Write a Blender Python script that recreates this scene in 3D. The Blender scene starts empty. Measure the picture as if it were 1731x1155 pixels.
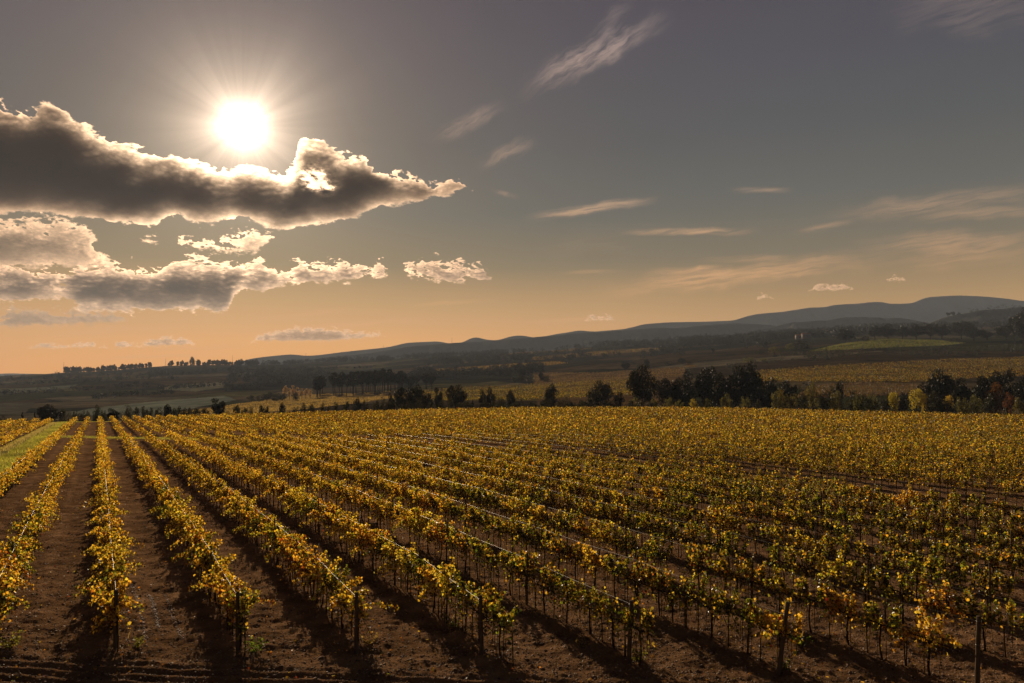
import bpy, math, random
import numpy as np
from mathutils import Vector

C = bpy.context.scene
R = math.radians
PI = math.pi

# =====================================================================
#  CAMERA / PROJECTION
# =====================================================================
W0, H0, F = 1731.0, 1155.0, 1346.0          # photograph size and focal length in its pixels
CAMZ = 6.1
TP = (637.0 - 577.5) / F                      # tan(pitch): horizon at py 637
PITCH = math.atan(TP)
cp, sp_ = math.cos(PITCH), math.sin(PITCH)

cam_d = bpy.data.cameras.new("camera")
cam = bpy.data.objects.new("camera", cam_d)
C.collection.objects.link(cam)
cam.location = (0, 0, CAMZ)
cam.rotation_euler = (PI / 2 + PITCH, 0, 0)
cam_d.sensor_width = 36.0
cam_d.lens = F / W0 * 36.0
cam_d.clip_start = 0.1
cam_d.clip_end = 40000
C.camera = cam


def ray(px, py):
    u, v = (px - 865.5) / F, (577.5 - py) / F
    return u, cp - v * sp_, sp_ + v * cp


def at(px, py, Y):                            # point seen at px,py at depth Y
    x, y, z = ray(px, py)
    return x / y * Y, Y, CAMZ + z / y * Y


def zat(px, py, Y):
    return at(px, py, Y)[2]


def proj(X, Y, Z):
    dz = Z - CAMZ
    d = Y * cp + dz * sp_
    return 865.5 + F * X / d, 577.5 - F * (-Y * sp_ + dz * cp) / d


def ground(px, py):
    x, y, z = ray(px, py)
    t = -CAMZ / z
    return x * t, y * t


# sun direction (towards the sun)
SX, SY, SZ = ray(410, 213)
_l = math.sqrt(SX * SX + SY * SY + SZ * SZ)
SX, SY, SZ = SX / _l, SY / _l, SZ / _l
SUN_EL = math.asin(SZ)
SUN_AZ = math.atan2(SX, SY)

C.view_settings.view_transform = 'Standard'
C.view_settings.look = 'None'
C.view_settings.exposure = 0.2
C.view_settings.gamma = 1.0
C.view_settings.use_curve_mapping = False
C.render.engine = 'CYCLES'
C.cycles.max_bounces = 8
C.cycles.diffuse_bounces = 3
C.cycles.glossy_bounces = 2
C.cycles.transmission_bounces = 4
C.cycles.volume_bounces = 0
C.cycles.caustics_reflective = False
C.cycles.caustics_refractive = False
C.cycles.use_denoising = True

sl = bpy.data.lights.new("sun", 'SUN')
sl.energy = 5.0
sl.angle = R(0.5)
sl.color = (1.0, 0.80, 0.56)
so = bpy.data.objects.new("sun", sl)
C.collection.objects.link(so)
so.rotation_euler = Vector((SX, SY, SZ)).to_track_quat('Z', 'Y').to_euler()
so.location = (SX * 300, SY * 300, SZ * 300)

# =====================================================================
#  WORLD: Nishita sky + graded dusk colours + clouds, all by direction
# =====================================================================
wd = bpy.data.worlds.new("World")
C.world = wd
wd.use_nodes = True
WT = wd.node_tree
WT.nodes.clear()


class X:                                      # scalar socket with operators
    def __init__(s, k): s.k = k
    def __add__(a, b): return M('ADD', a, b)
    def __radd__(a, b): return M('ADD', b, a)
    def __sub__(a, b): return M('SUBTRACT', a, b)
    def __rsub__(a, b): return M('SUBTRACT', b, a)
    def __mul__(a, b): return M('MULTIPLY', a, b)
    def __rmul__(a, b): return M('MULTIPLY', b, a)
    def __truediv__(a, b): return M('DIVIDE', a, b)


def wput(sock, v):
    if isinstance(v, X): WT.links.new(v.k, sock)
    elif hasattr(v, 'is_output'): WT.links.new(v, sock)
    else: sock.default_value = v


def M(op, *a):
    n = WT.nodes.new('ShaderNodeMath'); n.operation = op
    for i, v in enumerate(a): wput(n.inputs[i], v)
    return X(n.outputs[0])


def sstep(v, a, b, lo=0.0, hi=1.0):
    n = WT.nodes.new('ShaderNodeMapRange'); n.interpolation_type = 'SMOOTHSTEP'
    for i, q in enumerate((v, a, b, lo, hi)): wput(n.inputs[i], q)
    return X(n.outputs[0])


def wvec(x, y, z):
    n = WT.nodes.new('ShaderNodeCombineXYZ')
    for i, q in enumerate((x, y, z)): wput(n.inputs[i], q)
    return n.outputs[0]


def wnoise(vec, scale, detail=5.0, rough=0.55, dist=0.0):
    n = WT.nodes.new('ShaderNodeTexNoise')
    WT.links.new(vec, n.inputs['Vector'])
    n.inputs['Scale'].default_value = scale
    n.inputs['Detail'].default_value = detail
    n.inputs['Roughness'].default_value = rough
    n.inputs['Distortion'].default_value = dist
    return X(n.outputs[0])


def wramp(v, pts):                            # pts: (position 0..1, rgb)
    n = WT.nodes.new('ShaderNodeValToRGB')
    cr = n.color_ramp
    while len(cr.elements) > 1: cr.elements.remove(cr.elements[-1])
    cr.elements[0].position = pts[0][0]; cr.elements[0].color = (*pts[0][1], 1)
    for p, c in pts[1:]:
        e = cr.elements.new(p); e.color = (*c, 1)
    wput(n.inputs[0], v)
    return n.outputs[0]


def wmix(f, a, b, kind='MIX'):
    n = WT.nodes.new('ShaderNodeMix'); n.data_type = 'RGBA'; n.blend_type = kind
    n.clamp_factor = True
    wput(n.inputs[0], f)
    for s, v in ((n.inputs[6], a), (n.inputs[7], b)):
        if isinstance(v, tuple): s.default_value = (*v, 1)
        else: wput(s, v)
    return n.outputs[2]


def wscale(col, k):
    n = WT.nodes.new('ShaderNodeVectorMath'); n.operation = 'SCALE'
    if isinstance(col, tuple): n.inputs[0].default_value = col
    else: WT.links.new(col, n.inputs[0])
    wput(n.inputs['Scale'], k)
    return n.outputs[0]


def wadd(a, b):
    n = WT.nodes.new('ShaderNodeVectorMath'); n.operation = 'ADD'
    for i, v in enumerate((a, b)):
        if isinstance(v, tuple): n.inputs[i].default_value = v
        else: WT.links.new(v, n.inputs[i])
    return n.outputs[0]


def ae(px, py):                               # azimuth, elevation in degrees
    x, y, z = ray(px, py)
    l = math.sqrt(x * x + y * y + z * z)
    return math.degrees(math.atan2(x, y)), math.degrees(math.asin(z / l))


tc = WT.nodes.new('ShaderNodeTexCoord')
nrm = WT.nodes.new('ShaderNodeVectorMath'); nrm.operation = 'NORMALIZE'
WT.links.new(tc.outputs['Generated'], nrm.inputs[0])
sepn = WT.nodes.new('ShaderNodeSeparateXYZ')
WT.links.new(nrm.outputs[0], sepn.inputs[0])
dx, dy, dz = (X(sepn.outputs[i]) for i in range(3))
A = M('ARCTAN2', dx, dy) * (180 / PI)
E = M('ARCSINE', dz) * (180 / PI)
dots = dx * SX + dy * SY + dz * SZ
TH = M('ARCCOSINE', M('MINIMUM', dots, 0.9999999)) * (180 / PI)      # angle to the sun, degrees
P2 = wvec(A, E, 0.0)

AZ0, AZ1 = -45.0, 45.0
EL0, EL1 = -2.0, 30.0
Anorm = (A - AZ0) / (AZ1 - AZ0)


def wcurve(xin, pts):                         # pts in px,py -> elevation as a function of azimuth
    n = WT.nodes.new('ShaderNodeFloatCurve')
    mp = n.mapping
    q = []
    for px, py in pts:
        a, e = ae(px, py)
        q.append((min(max((a - AZ0) / (AZ1 - AZ0), 0), 1), min(max((e - EL0) / (EL1 - EL0), 0), 1)))
    q.sort()
    cu = mp.curves[0]
    while len(cu.points) > 2: cu.points.remove(cu.points[1])
    cu.points[0].location = q[0]; cu.points[1].location = q[-1]
    for p in q[1:-1]: cu.points.new(*p)
    for p in cu.points: p.handle_type = 'AUTO_CLAMPED'
    mp.extend = 'HORIZONTAL'
    mp.update()
    wput(n.inputs[1], xin)
    n.inputs[0].default_value = 1.0
    return X(n.outputs[0]) * (EL1 - EL0) + EL0


SUNA, SUNE = math.degrees(SUN_AZ), math.degrees(SUN_EL)
_ua, _ue = SUNA - A, SUNE - E
_ul = M('SQRT', _ua * _ua + _ue * _ue + 0.05)
UA, UE = _ua / _ul, _ue / _ul                     # towards the sun, in the az/el plane

# ---- clear sky -------------------------------------------------------
En = M('MAXIMUM', E, 0.0) / 60.0
west = wramp(En, [(0.0, (1.15, .445, .075)), (0.04, (.98, .42, .088)), (0.085, (.57, .30, .094)), (0.13, (.205, .152, .082)), (0.19, (.094, .097, .088)),
                  (0.27, (.070, .071, .078)), (0.36, (.070, .064, .083)), (0.46, (.062, .051, .078)), (1.0, (.050, .050, .068))])
east = wramp(En, [(0.0, (.86, .37, .070)), (0.05, (.72, .345, .076)), (0.09, (.47, .265, .086)), (0.14, (.20, .158, .098)), (0.20, (.120, .118, .103)),
                  (0.28, (.080, .085, .092)), (0.36, (.068, .066, .085)), (0.46, (.060, .049, .072)), (1.0, (.045, .046, .062))])
sideways = sstep(TH, 8.0, 52.0)
base = wmix(sideways, west, east)
back = sstep(TH, 55.0, 110.0)
base = wmix(back, base, (.026, .028, .040))
nish = WT.nodes.new('ShaderNodeTexSky')
nish.sky_type = 'NISHITA'
nish.sun_disc = False
nish.sun_elevation = SUN_EL
nish.sun_rotation = SUN_AZ
nish.air_density = 1.4
nish.dust_density = 3.0
# large soft mottling so that the sky is not perfectly even
mot = wnoise(wvec(A * 0.5, E, 7.0), 0.10, 4.0)
base = wscale(base, mot * 0.24 + 0.88)
base = wadd(wscale(base, 7.8), wscale(nish.outputs[0], 0.02))   # Background strength is 0.1

# ---- cirrus streaks --------------------------------------------------
STREAKS = [(880, 152, 1128, 26, 24, .55, 0), (730, 238, 855, 178, 15, .32, 0), (806, 280, 908, 236, 15, .30, 0), (960, 110, 1070, 0, 16, .22, 0),
           (895, 366, 1110, 337, 7, .62, 1), (1052, 392, 1275, 390, 5, .55, 1), (1236, 323, 1340, 321, 4, .30, 1),
           (1400, 364, 1790, 316, 12, .30, 1), (1530, 372, 1790, 350, 8, .26, 1), (1345, 391, 1445, 376, 5, .22, 1),
           (1010, 492, 1500, 436, 14, .50, 1), (1085, 461, 1240, 452, 5, .36, 1), (1180, 441, 1350, 434, 5, .22, 1), (1440, 414, 1790, 404, 13, .30, 1), (1480, 440, 1790, 424, 14, .20, 1),
           (1490, 8, 1790, 16, 26, .13, 1), (430, 539, 600, 523, 4, .30, 1), (340, 562, 640, 551, 4, .26, 1), (940, 462, 1060, 457, 3, .18, 1),
           (830, 322, 880, 334, 5, .25, 0), (900, 420, 1100, 405, 20, .05, 1),
           (40, 566, 330, 553, 5, .40, 1), (230, 594, 430, 586, 4, .40, 1), (500, 551, 740, 541, 4, .32, 1), (680, 517, 840, 506, 4, .25, 1), (120, 606, 420, 599, 3, .40, 1), (620, 588, 860, 574, 4, .30, 1), (880, 545, 1060, 536, 4, .25, 1), (-40, 548, 180, 536, 8, .35, 1)]
wa = wnoise(wvec(A * 0.82 + E * 0.57, E * 0.82 - A * 0.57, 3.0), 0.45, 3.0) - 0.5
# two fibre fields: one slanting up to the right, one nearly level
f0 = wnoise(wvec((A * 0.86 + E * 0.51) * 0.30, (E * 0.86 - A * 0.51) * 1.9 + wa * 2.2, 1.0), 1.5, 8.0, 0.66)
f1 = wnoise(wvec(A * 0.16, (E - A * 0.10) * 2.0 + wa * 1.1, 5.0), 1.8, 8.0, 0.64)
fib = (sstep(f0, 0.30, 0.70), sstep(f1, 0.26, 0.66))
cir = X(None)
cir = None
for (x0, y0, x1, y1, hw, inten, fk) in STREAKS:
    a0, e0 = ae(x0, y0); a1, e1 = ae(x1, y1)
    ca, ce = (a0 + a1) / 2, (e0 + e1) / 2
    L = math.hypot(a1 - a0, e1 - e0) / 2
    tx, ty = (a1 - a0) / (2 * L), (e1 - e0) / (2 * L)
    hwd = hw * (0.040 if fk == 0 else 0.055)
    da, de = A - ca, E - ce
    u = (da * tx + de * ty) / L
    v = (de * tx - da * ty + wa * (hwd * 1.8)) / hwd
    hwk = 1
    g = M('MULTIPLY', sstep(M('ABSOLUTE', u), 0.15, 1.15, 1.0, 0.0), sstep(M('ABSOLUTE', v), 0.1, 1.25, 1.0, 0.0)) * inten
    g = g * fib[fk]
    cir = g if cir is None else cir + g
ccol = wramp(En, [(0.0, (.98, .44, .16)), (0.10, (.92, .46, .18)), (0.2, (.70, .43, .25)), (0.40, (.50, .37, .33)), (1, (.5, .4, .36))])
cir = M('MINIMUM', cir * 1.3, 0.8)
sky = wmix(cir, base, wscale(ccol, 8.2))

# ---- cumulus layers --------------------------------------------------


def layer(tops, bots):
    return tops, bots


def blob(px, py, rx, ry):
    a, e = ae(px, py)
    u = (A - a) / (rx * .040); v = (E - e) / (ry * .041)
    return M('EXPONENT', (u * u + v * v) * -1.0)


def clouds(col, layers, nscale, amp, seed, edge, k0, k1, delta, rim_k, rim0, core_rgb, squash=1.3, opac=1.0, rimcol=(1.0, .66, .40), thin=None, fade=0.145, warm=(1.0, .60, .34)):
    # cloud thickness at a direction, and again a little nearer the sun: light that gets through falls off with both
    def field(a, e):
        vec = wvec(a, e * squash, seed)
        n1 = wnoise(vec, nscale, 3.0, 0.5, 0.2) - 0.5
        bl = wnoise(vec, nscale * 1.9, 6.0, 0.50, 0.1) - 0.5
        bil = M('ABSOLUTE', bl) * -1.0 + 0.09
        n2 = wnoise(vec, nscale * 4.3, 7.0, 0.58) - 0.5
        disp = n1 * (4.6 * amp) + bil * (5.0 * amp) + n2 * (1.05 * amp)
        an = (a - AZ0) / (AZ1 - AZ0)
        S = None
        for (tp, bt) in layers:
            up = wcurve(an, tp) - e + disp
            dn = e - wcurve(an, bt) + n1 * (2.6 * amp) + bil * (1.6 * amp) + n2 * (0.9 * amp)
            q = M('SMOOTH_MIN', up, dn, amp * 0.5)
            S = q if S is None else M('MAXIMUM', S, q)
        return S, n1, n2, bil
    S0, n1, n2, bil = field(A, E)
    S1 = field(A + UA * delta, E + UE * delta)[0]
    alpha = sstep(S0, 0.0, sstep(n1, -0.12, 0.12, edge * 0.6, edge * 2.0))
    tau = M('MAXIMUM', S0, 0.0) * k0 + M('MAXIMUM', S1, 0.0) * k1
    if thin is not None: tau = tau * (1.0 - M('MINIMUM', thin * (n2 * 1.8 + bil * 2.0 + 0.9), 0.93))
    T = M('EXPONENT', tau * -1.0)
    glow = M('EXPONENT', TH * -fade)
    hot = M('MINIMUM', glow * rim_k * 0.4, 1.0)
    rimc = wscale(wmix(hot, warm, rimcol), (glow * rim_k + rim0) * T * (n2 * 1.2 + 1.0) * 10.0)
    corec = wscale(core_rgb, (n1 * 1.6 + n2 * 1.2 + bil * 2.0 + 1.0) * (glow * 0.5 + 0.8) * 10.0)
    return wmix(alpha * opac, col, wadd(corec, rimc))


# aureole around the sun (the sky's own glare), behind the clouds
def aureole(k):
    core_ = M('EXPONENT', (TH / 1.25) * (TH / 1.25) * -1.0) * 2.2
    gl = wnoise(wvec(UA, UE, 2.0), 2.6, 4.0, 0.6)
    mid = M('EXPONENT', TH * -0.50) * (gl * 2.6 + 0.9)
    wide = M('EXPONENT', TH * -0.10) * .05
    return wadd(wscale((1.0, .76, .56), (core_ + mid) * (k * 10.0)), wscale((1.0, .66, .50), wide * (k * 10.0)))


sky = wadd(sky, aureole(1.0))

low = layer([(-80, 600), (40, 592), (60, 584), (80, 580), (105, 586), (150, 578), (170, 588), (182, 590), (205, 576), (228, 584), (262, 572), (312, 571), (335, 585), (420, 590), (432, 570), (470, 560), (520, 554), (560, 556), (602, 562), (618, 562), (642, 562), (652, 575), (700, 590), (900, 600), (980, 560), (1000, 534), (1036, 536), (1050, 560), (1270, 540), (1280, 500), (1306, 500), (1316, 530), (1360, 510), (1372, 484), (1405, 480), (1440, 485), (1450, 500), (1490, 500), (1500, 470), (1530, 472), (1540, 500), (1700, 560)],
            [(-80, 589), (40, 589), (105, 590), (150, 588), (170, 589), (228, 587), (335, 584), (420, 583), (432, 577), (520, 578), (602, 574), (642, 568), (652, 568), (700, 580), (900, 590), (980, 545), (1000, 543), (1036, 542), (1270, 520), (1280, 505), (1316, 505), (1360, 493), (1440, 490), (1450, 488), (1490, 480), (1500, 476), (1540, 476), (1700, 540)])
sky = clouds(sky, [low], 2.2, 0.27, 41.0, 0.12, 2.6, 2.0, 0.25, 1.6, .85, (.22, .12, .055), opac=.9, squash=2.0)
mid1 = layer([(-120, 455), (-40, 458), (60, 458), (110, 462), (170, 449), (250, 456), (300, 446), (335, 440), (380, 449), (430, 448), (470, 456), (500, 450), (520, 446), (600, 449), (662, 460), (672, 480), (680, 470), (688, 446), (730, 444), (790, 450), (824, 468), (840, 490), (900, 520)],
             [(-120, 515), (-40, 516), (0, 514), (110, 506), (150, 525), (300, 526), (385, 520), (400, 496), (460, 488), (500, 479), (540, 479), (600, 474), (662, 463), (672, 455), (680, 455), (688, 462), (740, 474), (824, 474), (840, 470), (900, 470)])
mid2 = layer([(-100, 358), (0, 372), (80, 375), (150, 385), (165, 425), (185, 440), (200, 470), (228, 440), (240, 404), (268, 406), (276, 430), (288, 430), (300, 402), (360, 404), (420, 394), (462, 398), (475, 430), (560, 440)],
             [(-100, 455), (0, 458), (80, 452), (165, 455), (185, 450), (200, 440), (228, 412), (240, 411), (268, 411), (276, 410), (288, 410), (300, 418), (360, 424), (420, 428), (462, 404), (475, 400), (560, 400)])
mid3 = layer([(-100, 518), (0, 526), (60, 524), (150, 524), (200, 532), (230, 556), (300, 570)], [(-100, 556), (0, 556), (150, 550), (200, 546), (230, 540), (300, 530)])
sky = clouds(sky, [mid3], 0.9, 0.55, 23.0, 0.30, 1.1, 0.9, 0.45, 1.0, .55, (.15, .10, .058), opac=.85)
sky = clouds(sky, [mid2], 0.85, 0.70, 17.0, 0.26, 0.7, 0.75, 0.45, 5.0, .85, (.085, .058, .034), opac=.92, squash=1.9)
sky = clouds(sky, [mid1], 0.72, 0.66, 11.0, 0.15, 1.35, 1.35, 0.40, 7.0, .95, (.048, .032, .019), squash=2.1)
top_main = layer([(-150, 175), (-40, 172), (0, 178), (25, 190), (50, 188), (75, 180), (100, 184), (125, 212), (180, 236), (230, 256), (300, 268), (350, 282), (385, 292), (430, 288), (470, 298), (492, 286), (505, 248), (522, 236), (552, 248), (575, 262), (605, 264), (640, 282), (690, 296), (740, 312), (760, 296), (780, 306), (798, 324), (830, 350), (900, 370)],
                 [(-150, 360), (-40, 362), (0, 360), (60, 360), (140, 372), (250, 384), (300, 368), (340, 378), (400, 372), (440, 378), (480, 390), (530, 382), (570, 376), (640, 352), (700, 342), (740, 334), (798, 316), (830, 310), (900, 300)])
hollow = M('MINIMUM', blob(528, 300, 34, 26) * 0.85 + blob(552, 318, 26, 12) * 0.6 + blob(440, 294, 100, 15) * 0.45, 0.95)
sky = clouds(sky, [top_main], 0.50, 0.58, 3.0, 0.16, 1.75, 1.3, 0.50, 8.0, .60, (.010, .003, .001), thin=hollow, squash=1.7)

bgn = WT.nodes.new('ShaderNodeBackground')
WT.links.new(sky, bgn.inputs['Color'])
bgn.inputs['Strength'].default_value = 0.1
wo = WT.nodes.new('ShaderNodeOutputWorld')
WT.links.new(bgn.outputs[0], wo.inputs['Surface'])

# =====================================================================
#  HELPERS
# =====================================================================
rng = np.random.default_rng(11)
prng = random.Random(5)


def vnoise(x, y, seed=0):
    xi = np.floor(x); yi = np.floor(y)
    fx = x - xi; fy = y - yi
    fx = fx * fx * (3 - 2 * fx); fy = fy * fy * (3 - 2 * fy)
    xi = xi.astype(np.int64); yi = yi.astype(np.int64)

    def h(a, b):
        n = (a * 374761393 + b * 668265263 + seed * 982451653) & 0xffffffff
        n = ((n ^ (n >> 13)) * 1274126177) & 0xffffffff
        return ((n ^ (n >> 16)) & 0xffff) / 65535.0
    return (h(xi, yi) * (1 - fx) + h(xi + 1, yi) * fx) * (1 - fy) + (h(xi, yi + 1) * (1 - fx) + h(xi + 1, yi + 1) * fx) * fy


def fbm(x, y, octv=4, seed=0, gain=.5):
    s = 0; a = 1; t = 0
    for o in range(octv):
        s = s + a * vnoise(x * 2 ** o + 17.3 * o, y * 2 ** o - 9.1 * o, seed + o); t += a; a *= gain
    return s / t - 0.5


def mesh(name, V, Q, mat=None, col=None, smooth=False, tris=None):
    """One mesh from arrays: V (n,3), Q (m,4) quads, tris (k,3); col (n,3) point colours -> attribute tint."""
    me = bpy.data.meshes.new(name)
    V = np.asarray(V, dtype=np.float32)
    Q = np.zeros((0, 4), np.int32) if Q is None or len(Q) == 0 else np.asarray(Q, dtype=np.int32)
    T = np.zeros((0, 3), np.int32) if tris is None or len(tris) == 0 else np.asarray(tris, dtype=np.int32)
    me.vertices.add(len(V)); me.vertices.foreach_set('co', V.ravel())
    nl = Q.size + T.size
    me.loops.add(nl)
    me.loops.foreach_set('vertex_index', np.concatenate([Q.ravel(), T.ravel()]).astype(np.int32))
    npoly = len(Q) + len(T)
    me.polygons.add(npoly)
    st = np.concatenate([np.arange(len(Q)) * 4, Q.size + np.arange(len(T)) * 3]).astype(np.int32)
    me.polygons.foreach_set('loop_start', st)
    if smooth: me.polygons.foreach_set('use_smooth', np.ones(npoly, dtype=bool))
    if col is not None:
        at_ = me.color_attributes.new('tint', 'FLOAT_COLOR', 'POINT')
        c4 = np.ones((len(V), 4), np.float32); c4[:, :3] = col
        at_.data.foreach_set('color', c4.ravel())
    me.update(calc_edges=True)
    me.validate()
    if mat: me.materials.append(mat)
    return me


def link(name, me, parent=None):
    o = bpy.data.objects.new(name, me)
    C.collection.objects.link(o)
    if parent is not None: o.parent = parent
    return o


def empty(name, loc, rz=0.0, s=1.0):
    o = bpy.data.objects.new(name, None)
    C.collection.objects.link(o)
    o.location = loc; o.rotation_euler = (0, 0, rz); o.scale = (s, s, s) if not isinstance(s, tuple) else s
    o.empty_display_size = 0.2
    return o


def tag(o, label=None, cat=None, group=None, kind=None):
    if label: o['label'] = label
    if cat: o['category'] = cat
    if group: o['group'] = group
    if kind: o['kind'] = kind
    return o


ORD = ['zeroth', 'first', 'second', 'third', 'fourth', 'fifth', 'sixth', 'seventh', 'eighth', 'ninth', 'tenth', 'eleventh', 'twelfth', 'thirteenth', 'fourteenth', 'fifteenth', 'sixteenth', 'seventeenth', 'eighteenth', 'nineteenth']


def ordn(k):
    if k < 20: return ORD[k]
    tens = ['', '', 'twenty', 'thirty', 'forty', 'fifty', 'sixty', 'seventy', 'eighty', 'ninety'][k // 10]
    if k % 10 == 0: return tens[:-1] + 'ieth'
    return tens + '-' + ORD[k % 10]


def tube(P, rad, sides=6):
    P = np.asarray(P, float); n = len(P)
    rad = np.broadcast_to(np.asarray(rad, float), (n,))
    T = np.gradient(P, axis=0)
    T /= np.linalg.norm(T, axis=1)[:, None] + 1e-9
    ref = np.array([0.31, 0.93, 0.2]) if abs(T[0] @ np.array([0.31, 0.93, 0.2])) < .9 else np.array([1., 0, 0])
    U = np.cross(T, ref); U /= np.linalg.norm(U, axis=1)[:, None] + 1e-9
    Vv = np.cross(T, U)
    a = np.arange(sides) * 2 * PI / sides
    V = (P[:, None] + rad[:, None, None] * (np.cos(a)[None, :, None] * U[:, None] + np.sin(a)[None, :, None] * Vv[:, None])).reshape(-1, 3)
    i = np.arange(n - 1)[:, None] * sides; j = np.arange(sides)[None]; k = (j + 1) % sides
    Q = np.stack([i + j, i + k, i + sides + k, i + sides + j], -1).reshape(-1, 4)
    # caps: fan of quads is overkill, use two centre points as tris
    V = np.vstack([V, P[:1], P[-1:]])
    c0, c1 = len(V) - 2, len(V) - 1
    jj = np.arange(sides); kk = (jj + 1) % sides
    T3 = np.vstack([np.stack([np.full(sides, c0), kk, jj], -1), np.stack([np.full(sides, c1), (n - 1) * sides + jj, (n - 1) * sides + kk], -1)])
    return V, Q, T3


class MB:
    def __init__(s): s.V = []; s.Q = []; s.T = []; s.n = 0

    def add(s, V, Q, T=None):
        V = np.asarray(V, float)
        s.V.append(V)
        if Q is not None and len(Q): s.Q.append(np.asarray(Q) + s.n)
        if T is not None and len(T): s.T.append(np.asarray(T) + s.n)
        s.n += len(V)
        return s

    def box(s, c, d, rz=0.0):
        cx, cy, cz = c; hx, hy, hz = (q / 2 for q in d)
        v = np.array([[x, y, z] for z in (-hz, hz) for x, y in ((-hx, -hy), (hx, -hy), (hx, hy), (-hx, hy))])
        co, si = math.cos(rz), math.sin(rz)
        v = np.stack([v[:, 0] * co - v[:, 1] * si + cx, v[:, 0] * si + v[:, 1] * co + cy, v[:, 2] + cz], -1)
        s.add(v, [[0, 3, 2, 1], [4, 5, 6, 7], [0, 1, 5, 4], [1, 2, 6, 5], [2, 3, 7, 6], [3, 0, 4, 7]])
        return s

    def build(s, name, mat, smooth=False, col=None):
        V = np.vstack(s.V)
        Q = np.vstack(s.Q) if s.Q else None
        T = np.vstack(s.T) if s.T else None
        return mesh(name, V, Q, mat, col, smooth, T)


def unit(v):
    return v / (np.linalg.norm(v, axis=-1, keepdims=True) + 1e-9)


def leaves(Cn, size, nrm_bias, r, shape='leaf', tip=None, nb=0.8):
    """Leaf faces at centres Cn. size (n,), nrm_bias (n,3). Returns V (n*k,3), Q."""
    n = len(Cn)
    N = unit(r.normal(size=(n, 3)) * nb + nrm_bias)
    D = r.normal(size=(n, 3)) if tip is None else tip + r.normal(size=(n, 3)) * .6
    D = unit(D - (D * N).sum(1)[:, None] * N)
    S = np.cross(N, D)
    s = size[:, None]
    if shape == 'leaf':     # folded, lobed: six points, two quads
        f = r.uniform(.05, .30, size=(n, 1)) * s
        b = Cn - D * s * .45
        lw = Cn + S * s * .50 - D * s * .12 + N * f
        lu = Cn + S * s * .34 + D * s * .30 + N * f * .7
        t = Cn + D * s * .55 - N * f * .4
        ru = Cn - S * s * .34 + D * s * .30 + N * f * .7
        rw = Cn - S * s * .50 - D * s * .12 + N * f
        V = np.stack([b, lw, lu, t, ru, rw], 1).reshape(-1, 3)
        i = np.arange(n)[:, None] * 6
        Q = np.concatenate([i + np.array([[0, 1, 2, 3]]), i + np.array([[0, 3, 4, 5]])], 0)
        return V, Q, 6
    V = np.stack([Cn - D * s * .5, Cn + S * s * .42, Cn + D * s * .5, Cn - S * s * .42], 1).reshape(-1, 3)
    Q = np.arange(n)[:, None] * 4 + np.arange(4)[None]
    return V, Q, 4


# =====================================================================
#  MATERIALS
# =====================================================================


class NT:
    def __init__(s, name):
        s.m = bpy.data.materials.new(name); s.m.use_nodes = True
        s.t = s.m.node_tree; s.t.nodes.clear()
        s.out = s.t.nodes.new('ShaderNodeOutputMaterial')

    def n(s, t, **kw):
        nd = s.t.nodes.new(t)
        for k, v in kw.items():
            if k in nd.inputs: nd.inputs[k].default_value = v
            else: setattr(nd, k, v)
        return nd

    def l(s, a, b): s.t.links.new(a, b)


def leaf_mat(name, trans=0.55, bright=1.0, tint='tint', rough=.45, gloss=0.03, var=0.06, tcol=(1.25, 1.0, .55)):
    k = NT(name)
    a = k.n('ShaderNodeAttribute'); a.attribute_name = tint
    oi = k.n('ShaderNodeObjectInfo')
    mr = k.n('ShaderNodeMapRange'); k.l(oi.outputs['Random'], mr.inputs[0])
    mr.inputs[3].default_value = .5 - var * .35; mr.inputs[4].default_value = .5 + var * .35
    h = k.n('ShaderNodeHueSaturation'); k.l(mr.outputs[0], h.inputs['Hue']); k.l(a.outputs['Color'], h.inputs['Color'])
    h.inputs['Value'].default_value = bright
    d = k.n('ShaderNodeBsdfDiffuse'); k.l(h.outputs[0], d.inputs[0])
    mu = k.n('ShaderNodeMix', data_type='RGBA', blend_type='MULTIPLY'); mu.inputs[0].default_value = 1
    k.l(h.outputs[0], mu.inputs[6]); mu.inputs[7].default_value = (*tcol, 1)
    t = k.n('ShaderNodeBsdfTranslucent'); k.l(mu.outputs[2], t.inputs[0])
    m1 = k.n('ShaderNodeMixShader'); m1.inputs[0].default_value = trans
    k.l(d.outputs[0], m1.inputs[1]); k.l(t.outputs[0], m1.inputs[2])
    g = k.n('ShaderNodeBsdfGlossy'); g.inputs['Roughness'].default_value = rough
    m2 = k.n('ShaderNodeMixShader'); m2.inputs[0].default_value = gloss
    k.l(m1.outputs[0], m2.inputs[1]); k.l(g.outputs[0], m2.inputs[2])
    k.l(m2.outputs[0], k.out.inputs[0])
    return k.m


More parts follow.
